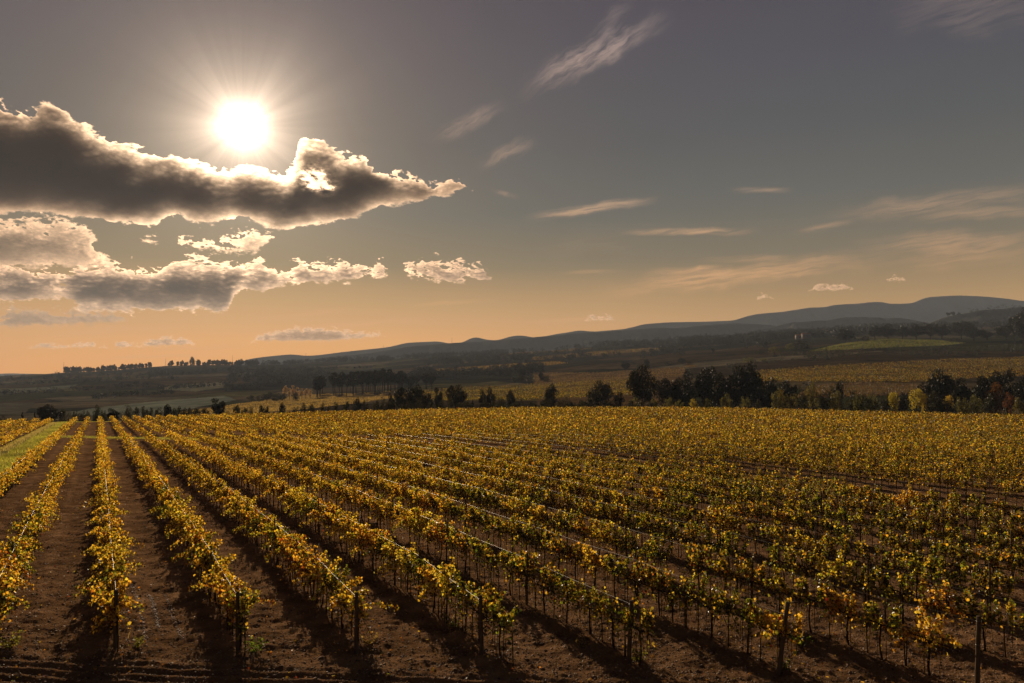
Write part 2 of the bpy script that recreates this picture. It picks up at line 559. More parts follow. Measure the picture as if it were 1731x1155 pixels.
def noise_mat(name, stops, scale=3.0, detail=8, bump=.5, bscale=12., bdist=.03, rough=.95, spec=.0, attr=False, stretch=(1, 1, 1)):
    k = NT(name)
    tcn = k.n('ShaderNodeTexCoord')
    mp = k.n('ShaderNodeMapping'); mp.inputs['Scale'].default_value = stretch
    k.l(tcn.outputs['Object'], mp.inputs[0])
    n1 = k.n('ShaderNodeTexNoise', Scale=scale, Detail=detail, Roughness=.6); k.l(mp.outputs[0], n1.inputs['Vector'])
    cr = k.n('ShaderNodeValToRGB'); e = cr.color_ramp.elements
    e[0].position = stops[0][0]; e[0].color = (*stops[0][1], 1)
    e[1].position = stops[-1][0]; e[1].color = (*stops[-1][1], 1)
    for p, c in stops[1:-1]:
        q = cr.color_ramp.elements.new(p); q.color = (*c, 1)
    k.l(n1.outputs[0], cr.inputs[0])
    colour = cr.outputs[0]
    if attr:
        a = k.n('ShaderNodeAttribute'); a.attribute_name = 'tint'
        mx = k.n('ShaderNodeMix', data_type='RGBA', blend_type='MULTIPLY'); mx.inputs[0].default_value = 1
        k.l(colour, mx.inputs[6]); k.l(a.outputs['Color'], mx.inputs[7]); colour = mx.outputs[2]
    n2 = k.n('ShaderNodeTexNoise', Scale=bscale, Detail=10, Roughness=.7); k.l(mp.outputs[0], n2.inputs['Vector'])
    b = k.n('ShaderNodeBump', Strength=bump, Distance=bdist); k.l(n2.outputs[0], b.inputs['Height'])
    p = k.n('ShaderNodeBsdfPrincipled'); p.inputs['Roughness'].default_value = rough
    p.inputs['Specular IOR Level'].default_value = spec
    k.l(colour, p.inputs['Base Color']); k.l(b.outputs[0], p.inputs['Normal'])
    k.l(p.outputs[0], k.out.inputs[0])
    return k.m


M_soil = noise_mat('soil', [(.30, (.070, .038, .018)), (.5, (.142, .077, .037)), (.72, (.235, .133, .067))], scale=1.3, bump=1.0, bscale=16, bdist=.06, attr=True)
M_clod = noise_mat('clod', [(.3, (.12, .066, .033)), (.7, (.27, .16, .085))], scale=6, bump=.5, bscale=20, rough=.8, spec=.25)
M_hill = noise_mat('hill_land', [(.30, (.45, .45, .45)), (.55, (1, 1, 1)), (.75, (1.5, 1.45, 1.3))], scale=.05, detail=10, bump=.6, bscale=.35, bdist=1.2, attr=True, stretch=(1, 1, 3))
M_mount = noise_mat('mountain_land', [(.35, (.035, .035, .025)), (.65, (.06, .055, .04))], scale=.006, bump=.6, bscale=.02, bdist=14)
M_wood = noise_mat('post_wood', [(.3, (.07, .05, .033)), (.7, (.17, .125, .085))], scale=8, bump=.6, bscale=30, bdist=.01, stretch=(4, 4, .4))
M_bark = noise_mat('bark', [(.3, (.03, .02, .013)), (.7, (.085, .06, .04))], scale=10, bump=.8, bscale=25, bdist=.015)
M_stake = noise_mat('stake_metal', [(.3, (.05, .045, .04)), (.7, (.12, .10, .085))], scale=20, rough=.5, spec=.5, bump=.1)
M_vine = leaf_mat('vine_leaf', trans=.68, tcol=(1.10, .975, .48), gloss=.04, rough=.35, var=.05)
M_vineF = leaf_mat('vine_leaf_far', trans=.66, tcol=(1.10, .975, .48), gloss=.03, rough=.45, var=.0)
M_tree = leaf_mat('tree_leaf', trans=.20, gloss=.035, var=.05)
M_bush = leaf_mat('bush_leaf', trans=.45, gloss=.02, var=.05)
M_grass = leaf_mat('grass_blade', trans=.5, gloss=.03, var=.0, tcol=(1.1, 1.1, .6))
M_wall = noise_mat('plaster', [(.3, (.24, .20, .17)), (.7, (.32, .28, .24))], scale=.8, bump=.1, bscale=6, bdist=.01)
M_roof = noise_mat('roof_tile', [(.3, (.20, .09, .05)), (.7, (.34, .17, .10))], scale=1.5, bump=.5, bscale=5)
M_win = noise_mat('dark_glass', [(.3, (.02, .022, .025)), (.7, (.04, .042, .045))], rough=.15, spec=.5, bump=0)
k = NT('wire_steel')
p = k.n('ShaderNodeBsdfPrincipled'); p.inputs['Metallic'].default_value = 1; p.inputs['Roughness'].default_value = .5
nz = k.n('ShaderNodeTexNoise', Scale=3.0); cr = k.n('ShaderNodeValToRGB')
cr.color_ramp.elements[0].color = (.16, .14, .12, 1); cr.color_ramp.elements[1].color = (.34, .31, .28, 1)
k.l(nz.outputs[0], cr.inputs[0]); k.l(cr.outputs[0], p.inputs['Base Color']); k.l(p.outputs[0], k.out.inputs[0])
M_wire = k.m

# =====================================================================
#  TERRAIN
# =====================================================================
RD = np.array([-0.4602, 0.8878])              # row direction
RN = np.array([0.8878, 0.4602])               # across the rows
ROW0, ROWS = 0.42, 2.45                        # lateral position of row 0, spacing

COLS = np.array([-900, -500, 0, 150, 300, 450, 600, 750, 900, 1050, 1200, 1350, 1500, 1650, 1731, 2200, 2700], float)
UC = (COLS - 865.5) / F
_edge = np.interp(COLS, [-900, 0, 175, 400, 800, 1000, 1400, 1731, 2700], [165, 172, 188, 200, 210, 210, 195, 176, 165])
_etop = np.interp(COLS, [-900, 0, 100, 175, 400, 600, 800, 1000, 1200, 1400, 1731, 2700], [712, 707, 704, 702, 697, 692, 687, 685, 686, 690, 698, 712])
_ez = np.array([zat(c, q, y) - 1.5 for c, q, y in zip(COLS, _etop, _edge)])    # the field falls away gently
SY = 1.3
GF = np.interp(COLS, [600, 1250], [1.0, .72])


def pad(a): return np.array([a[0]] + list(a) + [a[-1]], float)


def line(Y, pys):
    pys = pad(pys); Yv = Y * GF * SY
    return Yv, np.array([zat(c, q, y) for c, q, y in zip(COLS, pys, Yv)])


TL = []
TL.append((_edge * 0 + 22., _edge * 0.))
TL.append((_edge * 0 + 34., _ez * (34 - 28) / (_edge - 28)))
TL.append((_edge, _ez))
TL.append((_edge + 24, _ez - 2.2))
TL.append((_edge + 50, _ez - np.interp(COLS, [0, 400, 1200], [6, 5, 3.4])))
#             -500  0   150  300  450  600  750  900 1050 1200 1350 1500 1650 1731 2200
TL.append(line(330, [705, 704, 703, 701, 692, 684, 680, 676, 673, 669, 667, 666, 665, 664, 664]))
TL.append(line(420, [698, 697, 696, 692, 683, 675, 670, 666, 663, 656, 652, 651, 650, 648, 646]))
TL.append(line(520, [690, 688, 686, 681, 674, 668, 660, 655, 649, 641, 635, 631, 627, 623, 621]))
TL.append(line(640, [680, 676, 673, 670, 665, 662, 650, 644, 637, 627, 617, 611, 607, 604, 600]))
TL.append(line(780, [672, 665, 661, 657, 653, 652, 640, 634, 627, 613, 602, 594, 590, 587, 585]))
TL.append(line(900, [662, 657, 651, 646, 643, 642, 631, 623, 616, 603, 590, 574, 577, 577, 580]))
TL.append(line(1050, [655, 650, 644, 638, 634, 632, 623, 615, 607, 596, 583, 574, 573, 570, 568]))
TL.append(line(1250, [648, 643, 636, 629, 624, 622, 613, 606, 599, 588, 575, 567, 565, 561, 557]))
TL.append(line(1500, [640, 635, 628, 618, 617, 613, 605, 599, 590, 580, 570, 560, 556, 552, 547]))
l12 = line(1800, [648, 643, 636, 627, 619, 608, 602, 595, 582, 574, 564, 555, 550, 546, 540])
TL.append(l12)
TL.append((2150 * GF * SY, l12[1] - 45))
TL.append((2600 * GF * SY, l12[1] * 0 - 60))
TL.append((6800 * np.ones(len(COLS)), l12[1] * 0 - 60))
TY = np.array([t[0] for t in TL]); TZ = np.array([t[1] for t in TL])


def Hbase(Xa, Ya):
    Xa = np.asarray(Xa, float); Ya = np.asarray(Ya, float)
    Yc = np.maximum(Ya, 20)
    u = np.clip(Xa / Yc, UC[0], UC[-1] - 1e-6)
    i = np.clip(np.searchsorted(UC, u, side='right') - 1, 0, len(UC) - 2)
    f = (u - UC[i]) / (UC[i + 1] - UC[i])
    f = f * f * (3 - 2 * f) * .5 + f * .5
    yl = TY[:, i] * (1 - f) + TY[:, i + 1] * f      # L x N
    zl = TZ[:, i] * (1 - f) + TZ[:, i + 1] * f
    out = zl[0].copy()
    for l in range(len(TL) - 1):
        m = (Yc >= yl[l]) & (Yc < yl[l + 1])
        t = np.clip((Yc - yl[l]) / (yl[l + 1] - yl[l]), 0, 1)
        out = np.where(m, zl[l] * (1 - t) + zl[l + 1] * t, out)
    out = np.where(Yc >= yl[-1], zl[-1], out)
    return out


def edgeY(Xa, Ya):
    return np.interp(np.asarray(Xa) / np.maximum(np.asarray(Ya), 20), UC, _edge)


def Hfar(Xa, Ya):
    z = Hbase(Xa, Ya)
    far = np.clip((np.asarray(Ya) - 300) / 250, 0, 1)
    z = z + far * (fbm(np.asarray(Xa) / 90, np.asarray(Ya) / 90, 4, 3) * 5.0 + fbm(np.asarray(Xa) / 18, np.asarray(Ya) / 18, 3, 8) * 1.2)
    # terraces on the slopes
    return z


def ground_s(px, py):
    Yt = np.arange(14, 260, .25); X_ = np.array([at(px, py, q)[0] for q in Yt]); Z_ = np.array([zat(px, py, q) for q in Yt])
    i = int(np.argmax(Z_ < Hbase(X_, Yt)) if False else np.argmin(np.abs(Z_ - Hbase(X_, Yt))))
    return X_[i], Yt[i]


ENDA, ENDB = 16.86, -0.0987                    # headland line: Y = ENDA + ENDB*X


def soil_h(Xa, Ya):
    lat = RN[0] * Xa + RN[1] * Ya - ROW0
    s = Ya - (ENDA + ENDB * Xa)
    infield = np.clip((s + .7) / .6, 0, 1)
    berm = np.cos(lat / ROWS * 2 * PI) * .045 + np.cos(lat / ROWS * 6 * PI) * .012
    clod = fbm(Xa * 3.2, Ya * 3.2, 4, 21, .62) * .13 + fbm(Xa * .7, Ya * .7, 2, 5) * .10
    hd = np.sin((s + .06 * np.sin(Xa * .7) + fbm(Xa * .8, Ya * .3, 2, 9) * .35) * 2 * PI / .37) * .033
    return infield * (berm + clod) + (1 - infield) * (hd + clod * .5)


def build_soil():
    ys = [-60, -45, -30, -15, -5, 3, 8, 11, 12.5, 13.5]
    y = 14.0
    while y < 216:
        ys.append(y); y += max(.035, min(y * y / (795 * 6.1) * .62, 2.0))
    ys = np.array(ys)
    us = np.concatenate([np.linspace(-1.7, -.74, 60)[:-1], np.linspace(-.74, .74, 760), np.linspace(.74, 1.7, 60)[1:]])
    wy = np.where(ys > 14, ys, 14 + (14 - ys) * .5)
    Xg = us[None] * wy[:, None]; Yg = np.repeat(ys[:, None], len(us), 1)
    n, m = Xg.shape
    near = np.clip((Yg - 10) / 3, 0, 1)
    fade = np.interp(Yg, [14, 60, 120, 216], [1, .8, .5, .3])
    Zg = Hbase(Xg.ravel(), Yg.ravel()).reshape(n, m) + soil_h(Xg, Yg) * near * fade
    V = np.stack([Xg, Yg, Zg], -1).reshape(-1, 3)
    i = np.arange(n - 1)[:, None] * m + np.arange(m - 1)[None]
    Q = np.stack([i, i + 1, i + m + 1, i + m], -1).reshape(-1, 4)
    lat = (RN[0] * Xg + RN[1] * Yg - ROW0)
    dry = np.clip(fbm(Xg / 5, Yg / 9, 3, 31) * 2 + .5, 0, 1)
    al = (lat / ROWS) % 1.0
    rut = np.exp(-((np.abs(al - .5) - .20) / .07) ** 2) * np.clip((Yg - (ENDA + ENDB * Xg)) / 2, 0, 1) * np.clip(fbm(Xg / 1.2, Yg / 3, 3, 33) * 2.5 + .6, 0, 1)
    col = np.stack([.95 + .4 * dry + .45 * rut, .93 + .4 * dry + .48 * rut, .90 + .42 * dry + .5 * rut], -1)
    me = mesh('vineyard_soil', V, Q, M_soil, col.reshape(-1, 3), smooth=True)
    return tag(link('vineyard_soil', me), kind='structure')


build_soil()


def inpoly(px, py, poly):
    c = np.zeros(px.shape, bool)
    j = len(poly) - 1
    for i in range(len(poly)):
        xi, yi = poly[i]; xj, yj = poly[j]
        cr_ = ((yi > py) != (yj > py)) & (px < (xj - xi) * (py - yi) / (yj - yi + 1e-12) + xi)
        c ^= cr_
        j = i
    return c


FIELDS = dict(
    stubble=[(300, 698), (400, 683), (520, 667), (600, 665), (690, 659), (700, 668), (600, 682), (500, 694), (330, 702)],
    centre=[(660, 676), (700, 662), (790, 655), (900, 650), (1062, 643), (1110, 645), (1110, 674), (930, 678), (790, 678)],
    strip=[(735, 625), (815, 619), (945, 611), (960, 615), (820, 627), (740, 630)],
    bank=[(900, 630), (1000, 1300), (1160, 613), (1180, 620), (1000, 630)],
    slope=[(1262, 629), (1400, 619), (1600, 609), (1900, 600), (1950, 634), (1731, 637), (1547, 647), (1290, 646)],
    pasture=[(1365, 594), (1420, 582), (1478, 572), (1560, 573), (1632, 580), (1600, 584), (1500, 588)],
    scrub=[(1340, 672), (1380, 652), (1460, 646), (1560, 650), (1570, 668)],
    teal=[(100, 700), (140, 692), (250, 680), (380, 668), (400, 676), (330, 690), (240, 703)],
    teal2=[(-300, 668), (0, 660), (130, 650), (120, 656), (0, 668), (-300, 676)],
    teal3=[(270, 658), (300, 650), (375, 646), (380, 655), (330, 662)],
    left_low=[(-300, 690), (0, 682), (60, 680), (40, 700), (-300, 712)],
    mid_a=[(900, 604), (1010, 594), (1120, 588), (1130, 592), (1000, 602), (900, 610)],
    mid_b=[(840, 600), (930, 592), (1000, 588), (1000, 591), (920, 597), (850, 604)],
)
FCOL = dict(stubble=(.20, .13, .05), centre=(.085, .06, .022), strip=(.14, .09, .035), bank=(.11, .065, .03), slope=(.075, .05, .02), pasture=(.085, .075, .022), scrub=(.10, .055, .03), teal=(.14, .15, .11), teal2=(.10, .10, .07), teal3=(.13, .12, .075), left_low=(.075, .065, .045), mid_a=(.075, .05, .028), mid_b=(.07, .055, .03))


def build_hills():
    us = np.concatenate([np.linspace(-1.3, -.70, 40)[:-1], np.linspace(-.70, .70, 620), np.linspace(.70, 1.35, 40)[1:]])
    ys = [160.0]
    while ys[-1] < 6000:
        y = ys[-1]; ys.append(y + (max(2.0, y * .0085) if y < 2200 else y * .05))
    ys = np.array(ys)
    Yg = np.repeat(ys[:, None], len(us), 1); Xg = us[None] * Yg
    n, m = Xg.shape
    Zg = Hfar(Xg.ravel(), Yg.ravel()).reshape(n, m)
    Zg -= np.clip((225 - Yg) / 9, 0, 1) * .6
    px, py = proj(Xg, Yg, Zg)
    nz = fbm(Xg / 60, Yg / 110, 4, 14); nz2 = fbm(Zg / 3.0, Xg / 260, 3, 15)     # contour banding: terraces
    base = np.array([.030, .024, .013])[None, None] * (1 + .9 * nz + 1.3 * nz2)[..., None]
    gx, gy = Xg / 150 + 100 + fbm(Xg / 120, Yg / 120, 2, 71) * .6, Yg / 115 + 100 + Xg / 700
    ci, cj = np.floor(gx).astype(np.int64), np.floor(gy).astype(np.int64)
    best = np.full(gx.shape, 9.0); pid = np.zeros(gx.shape); second = best.copy()
    for a_ in (-1, 0, 1):
        for b_ in (-1, 0, 1):
            qi, qj = ci + a_, cj + b_
            hx = np.modf(np.abs(np.sin(qi * 127.1 + qj * 311.7) * 43758.5))[0]; hy = np.modf(np.abs(np.sin(qi * 269.5 + qj * 183.3) * 24634.6))[0]
            dd = np.hypot(gx - qi - hx, gy - qj - hy)
            nw = dd < best
            second = np.where(nw, best, np.minimum(second, dd)); pid = np.where(nw, np.modf(hx * 17.3 + hy * 5.1)[0], pid); best = np.where(nw, dd, best)
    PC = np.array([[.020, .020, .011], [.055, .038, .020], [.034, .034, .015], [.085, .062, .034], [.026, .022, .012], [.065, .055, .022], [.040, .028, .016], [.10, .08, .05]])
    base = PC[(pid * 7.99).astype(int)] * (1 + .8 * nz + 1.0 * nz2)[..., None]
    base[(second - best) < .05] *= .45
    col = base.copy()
    jx = fbm(Xg / 25, Yg / 25, 2, 77) * 5; jy = fbm(Xg / 40, Yg / 60, 2, 78) * 3
    for kf, poly in FIELDS.items():
        ins = inpoly(px + jx, py + jy, poly)
        col[ins] = np.array(FCOL[kf])[None] * (1 + .5 * nz[ins][:, None])
    V = np.stack([Xg, Yg, Zg], -1).reshape(-1, 3)
    i = np.arange(n - 1)[:, None] * m + np.arange(m - 1)[None]
    Q = np.stack([i, i + 1, i + m + 1, i + m], -1).reshape(-1, 4)
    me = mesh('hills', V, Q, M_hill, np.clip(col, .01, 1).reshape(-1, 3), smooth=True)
    return tag(link('hills', me), kind='structure')


build_hills()


def ridge(name, Y, width, sil, rough=1.0, zb=-62, seed=1):
    """A mountain range: crest at depth Y following the silhouette, with slopes in front and behind."""
    sx = np.array([s[0] for s in sil], float)
    pxs = np.arange(sx[0], sx[-1], 3.0 if sx[-1] - sx[0] < 1500 else 4.0)
    pys = np.interp(pxs, sx, [s[1] for s in sil])
    kk = np.hanning(9); kk /= kk.sum()
    pys = np.convolve(np.pad(pys, 4, mode='edge'), kk, 'valid')
    prof = np.concatenate([-np.linspace(1, 0, 34) ** 1.15, np.linspace(0, 1, 14)[1:]])
    U = (pxs - 865.5) / F
    zc = np.array([zat(a, b, Y) for a, b in zip(pxs, pys)])
    t = prof[:, None]
    Yg = Y + t * width * np.where(t < 0, 1, .6)
    Xg = U[None] * Y + 0 * Yg
    Yg = Yg + 0 * Xg
    sh = (1 - np.abs(t)) ** 1.25
    env = np.clip(np.abs(t) * 5, 0.06, 1) * (1 - np.abs(t)) * 1.6
    er = fbm(Xg / (width * .16), Yg / (width * .5), 5, seed) * rough
    Zg = zb + (zc - zb)[None] * np.clip(sh + env * er * .40, -.05, 1.0)
    n, m = Zg.shape
    V = np.stack([Xg, Yg, Zg], -1).reshape(-1, 3)
    i = np.arange(n - 1)[:, None] * m + np.arange(m - 1)[None]
    Q = np.stack([i, i + 1, i + m + 1, i + m], -1).reshape(-1, 4)
    return tag(link(name, mesh(name, V, Q, M_mount, smooth=True)), kind='structure')


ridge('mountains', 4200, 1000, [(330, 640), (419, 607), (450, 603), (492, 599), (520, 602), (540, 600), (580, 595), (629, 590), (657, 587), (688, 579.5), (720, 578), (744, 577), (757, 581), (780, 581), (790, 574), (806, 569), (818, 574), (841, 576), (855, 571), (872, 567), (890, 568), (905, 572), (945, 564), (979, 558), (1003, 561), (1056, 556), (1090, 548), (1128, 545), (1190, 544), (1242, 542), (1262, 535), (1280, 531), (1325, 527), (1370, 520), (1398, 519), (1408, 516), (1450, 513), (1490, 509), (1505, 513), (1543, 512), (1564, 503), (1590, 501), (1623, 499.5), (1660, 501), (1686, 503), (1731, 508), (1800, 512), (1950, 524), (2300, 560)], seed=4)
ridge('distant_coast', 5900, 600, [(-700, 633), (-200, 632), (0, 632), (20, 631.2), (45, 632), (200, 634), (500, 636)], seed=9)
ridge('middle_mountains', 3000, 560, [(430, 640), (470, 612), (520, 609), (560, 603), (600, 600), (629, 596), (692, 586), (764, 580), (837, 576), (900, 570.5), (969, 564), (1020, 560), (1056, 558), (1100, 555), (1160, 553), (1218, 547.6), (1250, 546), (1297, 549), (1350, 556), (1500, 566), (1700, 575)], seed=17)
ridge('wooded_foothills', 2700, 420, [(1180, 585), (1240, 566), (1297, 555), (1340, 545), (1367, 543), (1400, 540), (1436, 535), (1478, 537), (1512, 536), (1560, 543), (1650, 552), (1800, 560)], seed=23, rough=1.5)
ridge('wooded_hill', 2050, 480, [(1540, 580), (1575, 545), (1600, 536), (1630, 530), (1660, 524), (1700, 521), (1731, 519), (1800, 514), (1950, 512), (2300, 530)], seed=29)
WOODED_HILL_Y = 2050

# =====================================================================
#  GRAPEVINES
# =====================================================================
GOLD = np.array([.82, .52, .065]); YEL = np.array([.86, .65, .11]); GRN = np.array([.26, .30, .04])
ORG = np.array([.60, .26, .035]); RED = np.array([.30, .07, .022]); BRN = np.array([.20, .10, .035])
PAL = np.stack([GOLD, YEL, GRN, ORG, RED, BRN])


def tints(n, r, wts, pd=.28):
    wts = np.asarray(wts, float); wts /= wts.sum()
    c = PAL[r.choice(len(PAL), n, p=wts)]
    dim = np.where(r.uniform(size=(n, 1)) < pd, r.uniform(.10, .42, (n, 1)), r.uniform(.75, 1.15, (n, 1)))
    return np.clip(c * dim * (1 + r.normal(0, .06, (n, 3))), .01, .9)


def vine_leaf_centres(r, n, dense=1.0, L=1.0):
    """leaf centres of one vine; row runs along local x"""
    ns = max(4, int(8 * dense + r.integers(-1, 2)))
    bx = (np.arange(ns) + .5) / ns * L - L / 2 + r.normal(0, .05, ns)
    ln = r.uniform(.33, .66, ns) * (.85 + .15 * dense)
    lx = r.normal(0, .16, ns); ly = r.normal(0, .17, ns)
    droop = r.uniform(0, 1, ns) < .22
    ly = np.where(droop, np.sign(ly) * (.28 + np.abs(ly)), ly)
    sid = r.integers(0, ns, n)
    t = r.beta(1.5, 1.0, n)
    z = .72 + ln[sid] * t - np.where(droop[sid], .55 * t * t, 0)
    x = bx[sid] + lx[sid] * t
    y = ly[sid] * (t + .25 * t * t)
    P = np.stack([x, y, z], -1) + r.normal(0, 1, (n, 3)) * np.array([.035, .055, .04])
    k = int(n * .10)                             # skirt below the cordon
    P[:k] = np.stack([r.uniform(-L / 2, L / 2, k), r.normal(0, .12, k), r.uniform(.42, .8, k)], -1)
    sh = dict(bx=bx, ln=ln, lx=lx, ly=ly, droop=droop)
    return P, sh


VINE_KINDS = []
KW = [('golden', (6, 4, 1.2, .7, .1, .4), 1.0), ('bright yellow', (3, 7, 1.5, .5, .1, .4), 1.0), ('orange tinged', (5, 3, 1.2, 2, .5, 1), 1.0), ('greenish yellow', (2, 4, 7, .3, .1, .6), .85),
      ('sparse yellow', (3, 4, 6, .4, .1, .8), .88), ('sparse golden', (5, 3, 4, .6, .15, 1.2), .84), ('rusty red', (4, 2, 1.0, 2.4, 1.3, 1.2), .95), ('leafy golden', (6, 4, 1.5, 1, .3, .5), 1.25), ('patchy yellow-green', (1.5, 4, 7, .3, .1, .8), .72)]
for name, wts, dense in KW:
    for rep in range(2):
        n = int(680 * dense)
        Pc, sh = vine_leaf_centres(rng, n, dense)
        out = np.stack([np.zeros(n), Pc[:, 1] * 2.5, np.full(n, .35)], -1)
        V, Q, kpt = leaves(Pc, rng.uniform(.038, .088, n), out, rng, 'leaf', tip=np.array([0, 0, -.5]) + out * .4, nb=.9)
        tc_ = np.repeat(tints(n, rng, wts, .52 if ('sparse' in name or 'green' in name) else .30), kpt, 0)  # sparse and green kinds get more dimmed leaves: shade put into the tint
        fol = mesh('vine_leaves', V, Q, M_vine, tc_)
        mb = MB()
        zt = np.linspace(-.06, .74, 7)
        wob = np.cumsum(rng.normal(0, .014, (7, 2)), 0)
        mb.add(*tube(np.stack([wob[:, 0], wob[:, 1], zt], -1), np.linspace(.024, .017, 7) * rng.uniform(.85, 1.2, 7), 6))
        tx, ty = wob[-1]
        for sgn in (-1, 1):
            xs = np.linspace(0, .5, 5)
            mb.add(*tube(np.stack([tx + sgn * xs, ty + rng.normal(0, .012, 5), .735 + np.array([0, .03, .03, .02, .02])], -1), np.linspace(.019, .012, 5), 5))
        for j in range(len(sh['bx'])):
            t = np.linspace(0, 1, 5)
            mb.add(*tube(np.stack([sh['bx'][j] + sh['lx'][j] * t, sh['ly'][j] * (t + .25 * t * t), .74 + sh['ln'][j] * t - (.55 * t * t if sh['droop'][j] else 0)], -1), np.linspace(.006, .003, 5), 4))
        for j in range(6):                         # bare canes hanging or rising by the trunk
            x0 = rng.uniform(-.45, .45); t = np.linspace(0, 1, 4)
            mb.add(*tube(np.stack([x0 + rng.normal(0, .1) * t, rng.normal(0, .12) * t, .74 - rng.uniform(.25, .6) * t], -1), np.linspace(.008, .004, 4), 4))
        mb.add(*tube(np.array([[.52, .01, -.05], [.49, .02, .35], [.5, 0, .74]]), [.015, .013, .011], 5))   # younger second stem
        mb.add(*tube(np.array([[.07, .02, -.05], [.07, .02, .6], [.075, .02, 1.25]]), .008, 4))   # training stake beside the trunk
        trunk = mb.build('vine_trunk', M_bark, smooth=True)
        VINE_KINDS.append((name, fol, trunk))

PATHS = [[(60, 738), (215, 741), (340, 743), (700, 757), (1000, 782), (1287, 820), (1500, 846), (1800, 888)]]   # track across the rows, as seen
PATH_G = [np.array([ground_s(*q) for q in pl]) for pl in PATHS]
PATH_W = [2.4]
# a second, thin gap close to the far end
pl2 = np.array([ground_s(a, b) for a, b in [(90, 712), (340, 712)]])
PATH_G.append(pl2); PATH_W.append(2.0)


def dist_path(Xa, Ya):
    best = np.full(np.shape(Xa), 9.0)
    for g, w in zip(PATH_G, PATH_W):
        for a, b in zip(g[:-1], g[1:]):
            d = b - a; L2 = d @ d
            t = np.clip(((Xa - a[0]) * d[0] + (Ya - a[1]) * d[1]) / L2, 0, 1)
            dd = np.hypot(Xa - a[0] - t * d[0], Ya - a[1] - t * d[1]) / w
            best = np.minimum(best, dd)
    return best


def lat_of(x, y): return RN[0] * x + RN[1] * y


GRASS_LAT = (-8.9, -5.2)                       # the grass track between two blocks of vines
rows = []                                       # (index, lateral)
for kx in range(-40, 112):
    lat = ROW0 + ROWS * kx
    if GRASS_LAT[0] < lat < GRASS_LAT[1]: continue
    rows.append((kx, lat))


def row_start(lat):                             # along-row coordinate where the row meets the headland line
    # point = lat*RN + s*RD ; Y = ENDA + ENDB*X
    return (ENDA + lat * (ENDB * RN[0] - RN[1])) / (RD[1] - ENDB * RD[0])


LEFT_BLOCK = -8.9
vines = []                                      # x, y, row index, number from the front
for kx, lat in rows:
    s0 = row_start(lat)
    ss = np.arange(s0 + .55, 290, 1.0)
    xs = lat * RN[0] + ss * RD[0]; ys = lat * RN[1] + ss * RD[1]
    for j, (x, y) in enumerate(zip(xs, ys)):
        if y < 12: continue
        if lat < LEFT_BLOCK and y < 48 - (LEFT_BLOCK - lat) * 0: continue
        vines.append((x, y, kx, j + 1))
vines = np.array(vines)
vx, vy = vines[:, 0], vines[:, 1]
ok = (vy < edgeY(vx, vy)) & (dist_path(vx, vy) > 1.0) & (vx / vy > -.76) & (vx / vy < 1.02)
ok &= rng.uniform(size=len(vx)) > .03 + .22 * np.clip(fbm(vx / 7, vy / 11, 3, 88) - .08, 0, 1)
vines = vines[ok]
pxv, pyv = proj(vines[:, 0], vines[:, 1], np.full(len(vines), .9))
inview = (pxv > -12) & (pxv < 1743) & (pyv < 1185)
order = np.argsort(np.where(inview, vines[:, 1], 1e6))
order = order[:300]
near = np.zeros(len(vines), bool); near[order] = True
RZ = math.atan2(RD[1], RD[0])
rowrank = {}
vis_rows = sorted(set(int(q) for q in vines[near][:, 2]))
for i, q in enumerate(vis_rows): rowrank[q] = i + 1
used_kind = {}
last_in_row = {}
for x, y, kx, j in vines[near]:
    kx = int(kx)
    px, _ = proj(x, y, .9)
    # the right of the field is thinner; its shade is put into darker, greener leaves
    w = np.array([3, 3, 2, .8, .5, .6, 1.2, 2.4, .5]) if px < 760 else np.array([.4, .5, .10, 2.6, 3.0, 2.6, .05, .2, 3.0])
    ki = rng.choice(len(KW), p=w / w.sum()) * 2 + int(rng.integers(0, 2))
    name, fol, trunk = VINE_KINDS[ki]
    z = float(Hbase(np.array([x]), np.array([y]))[0])
    e = empty('grapevine', (x + rng.normal(0, .03), y + rng.normal(0, .03), z), RZ + (PI if rng.uniform() < .5 else 0) + rng.normal(0, .06), (1.0, 1.0, float(rng.uniform(.93, 1.08))))
    link('trunk', trunk, e)
    link('foliage', fol, e)
    last_in_row[kx] = last_in_row.get(kx, 0) + 1
    k_ = last_in_row[kx]
    tag(e, '%s vine, %s from the front in the %s row from the left' % (name, ordn(k_), ordn(rowrank[kx])), 'grapevine', 'grapevines in the near rows')

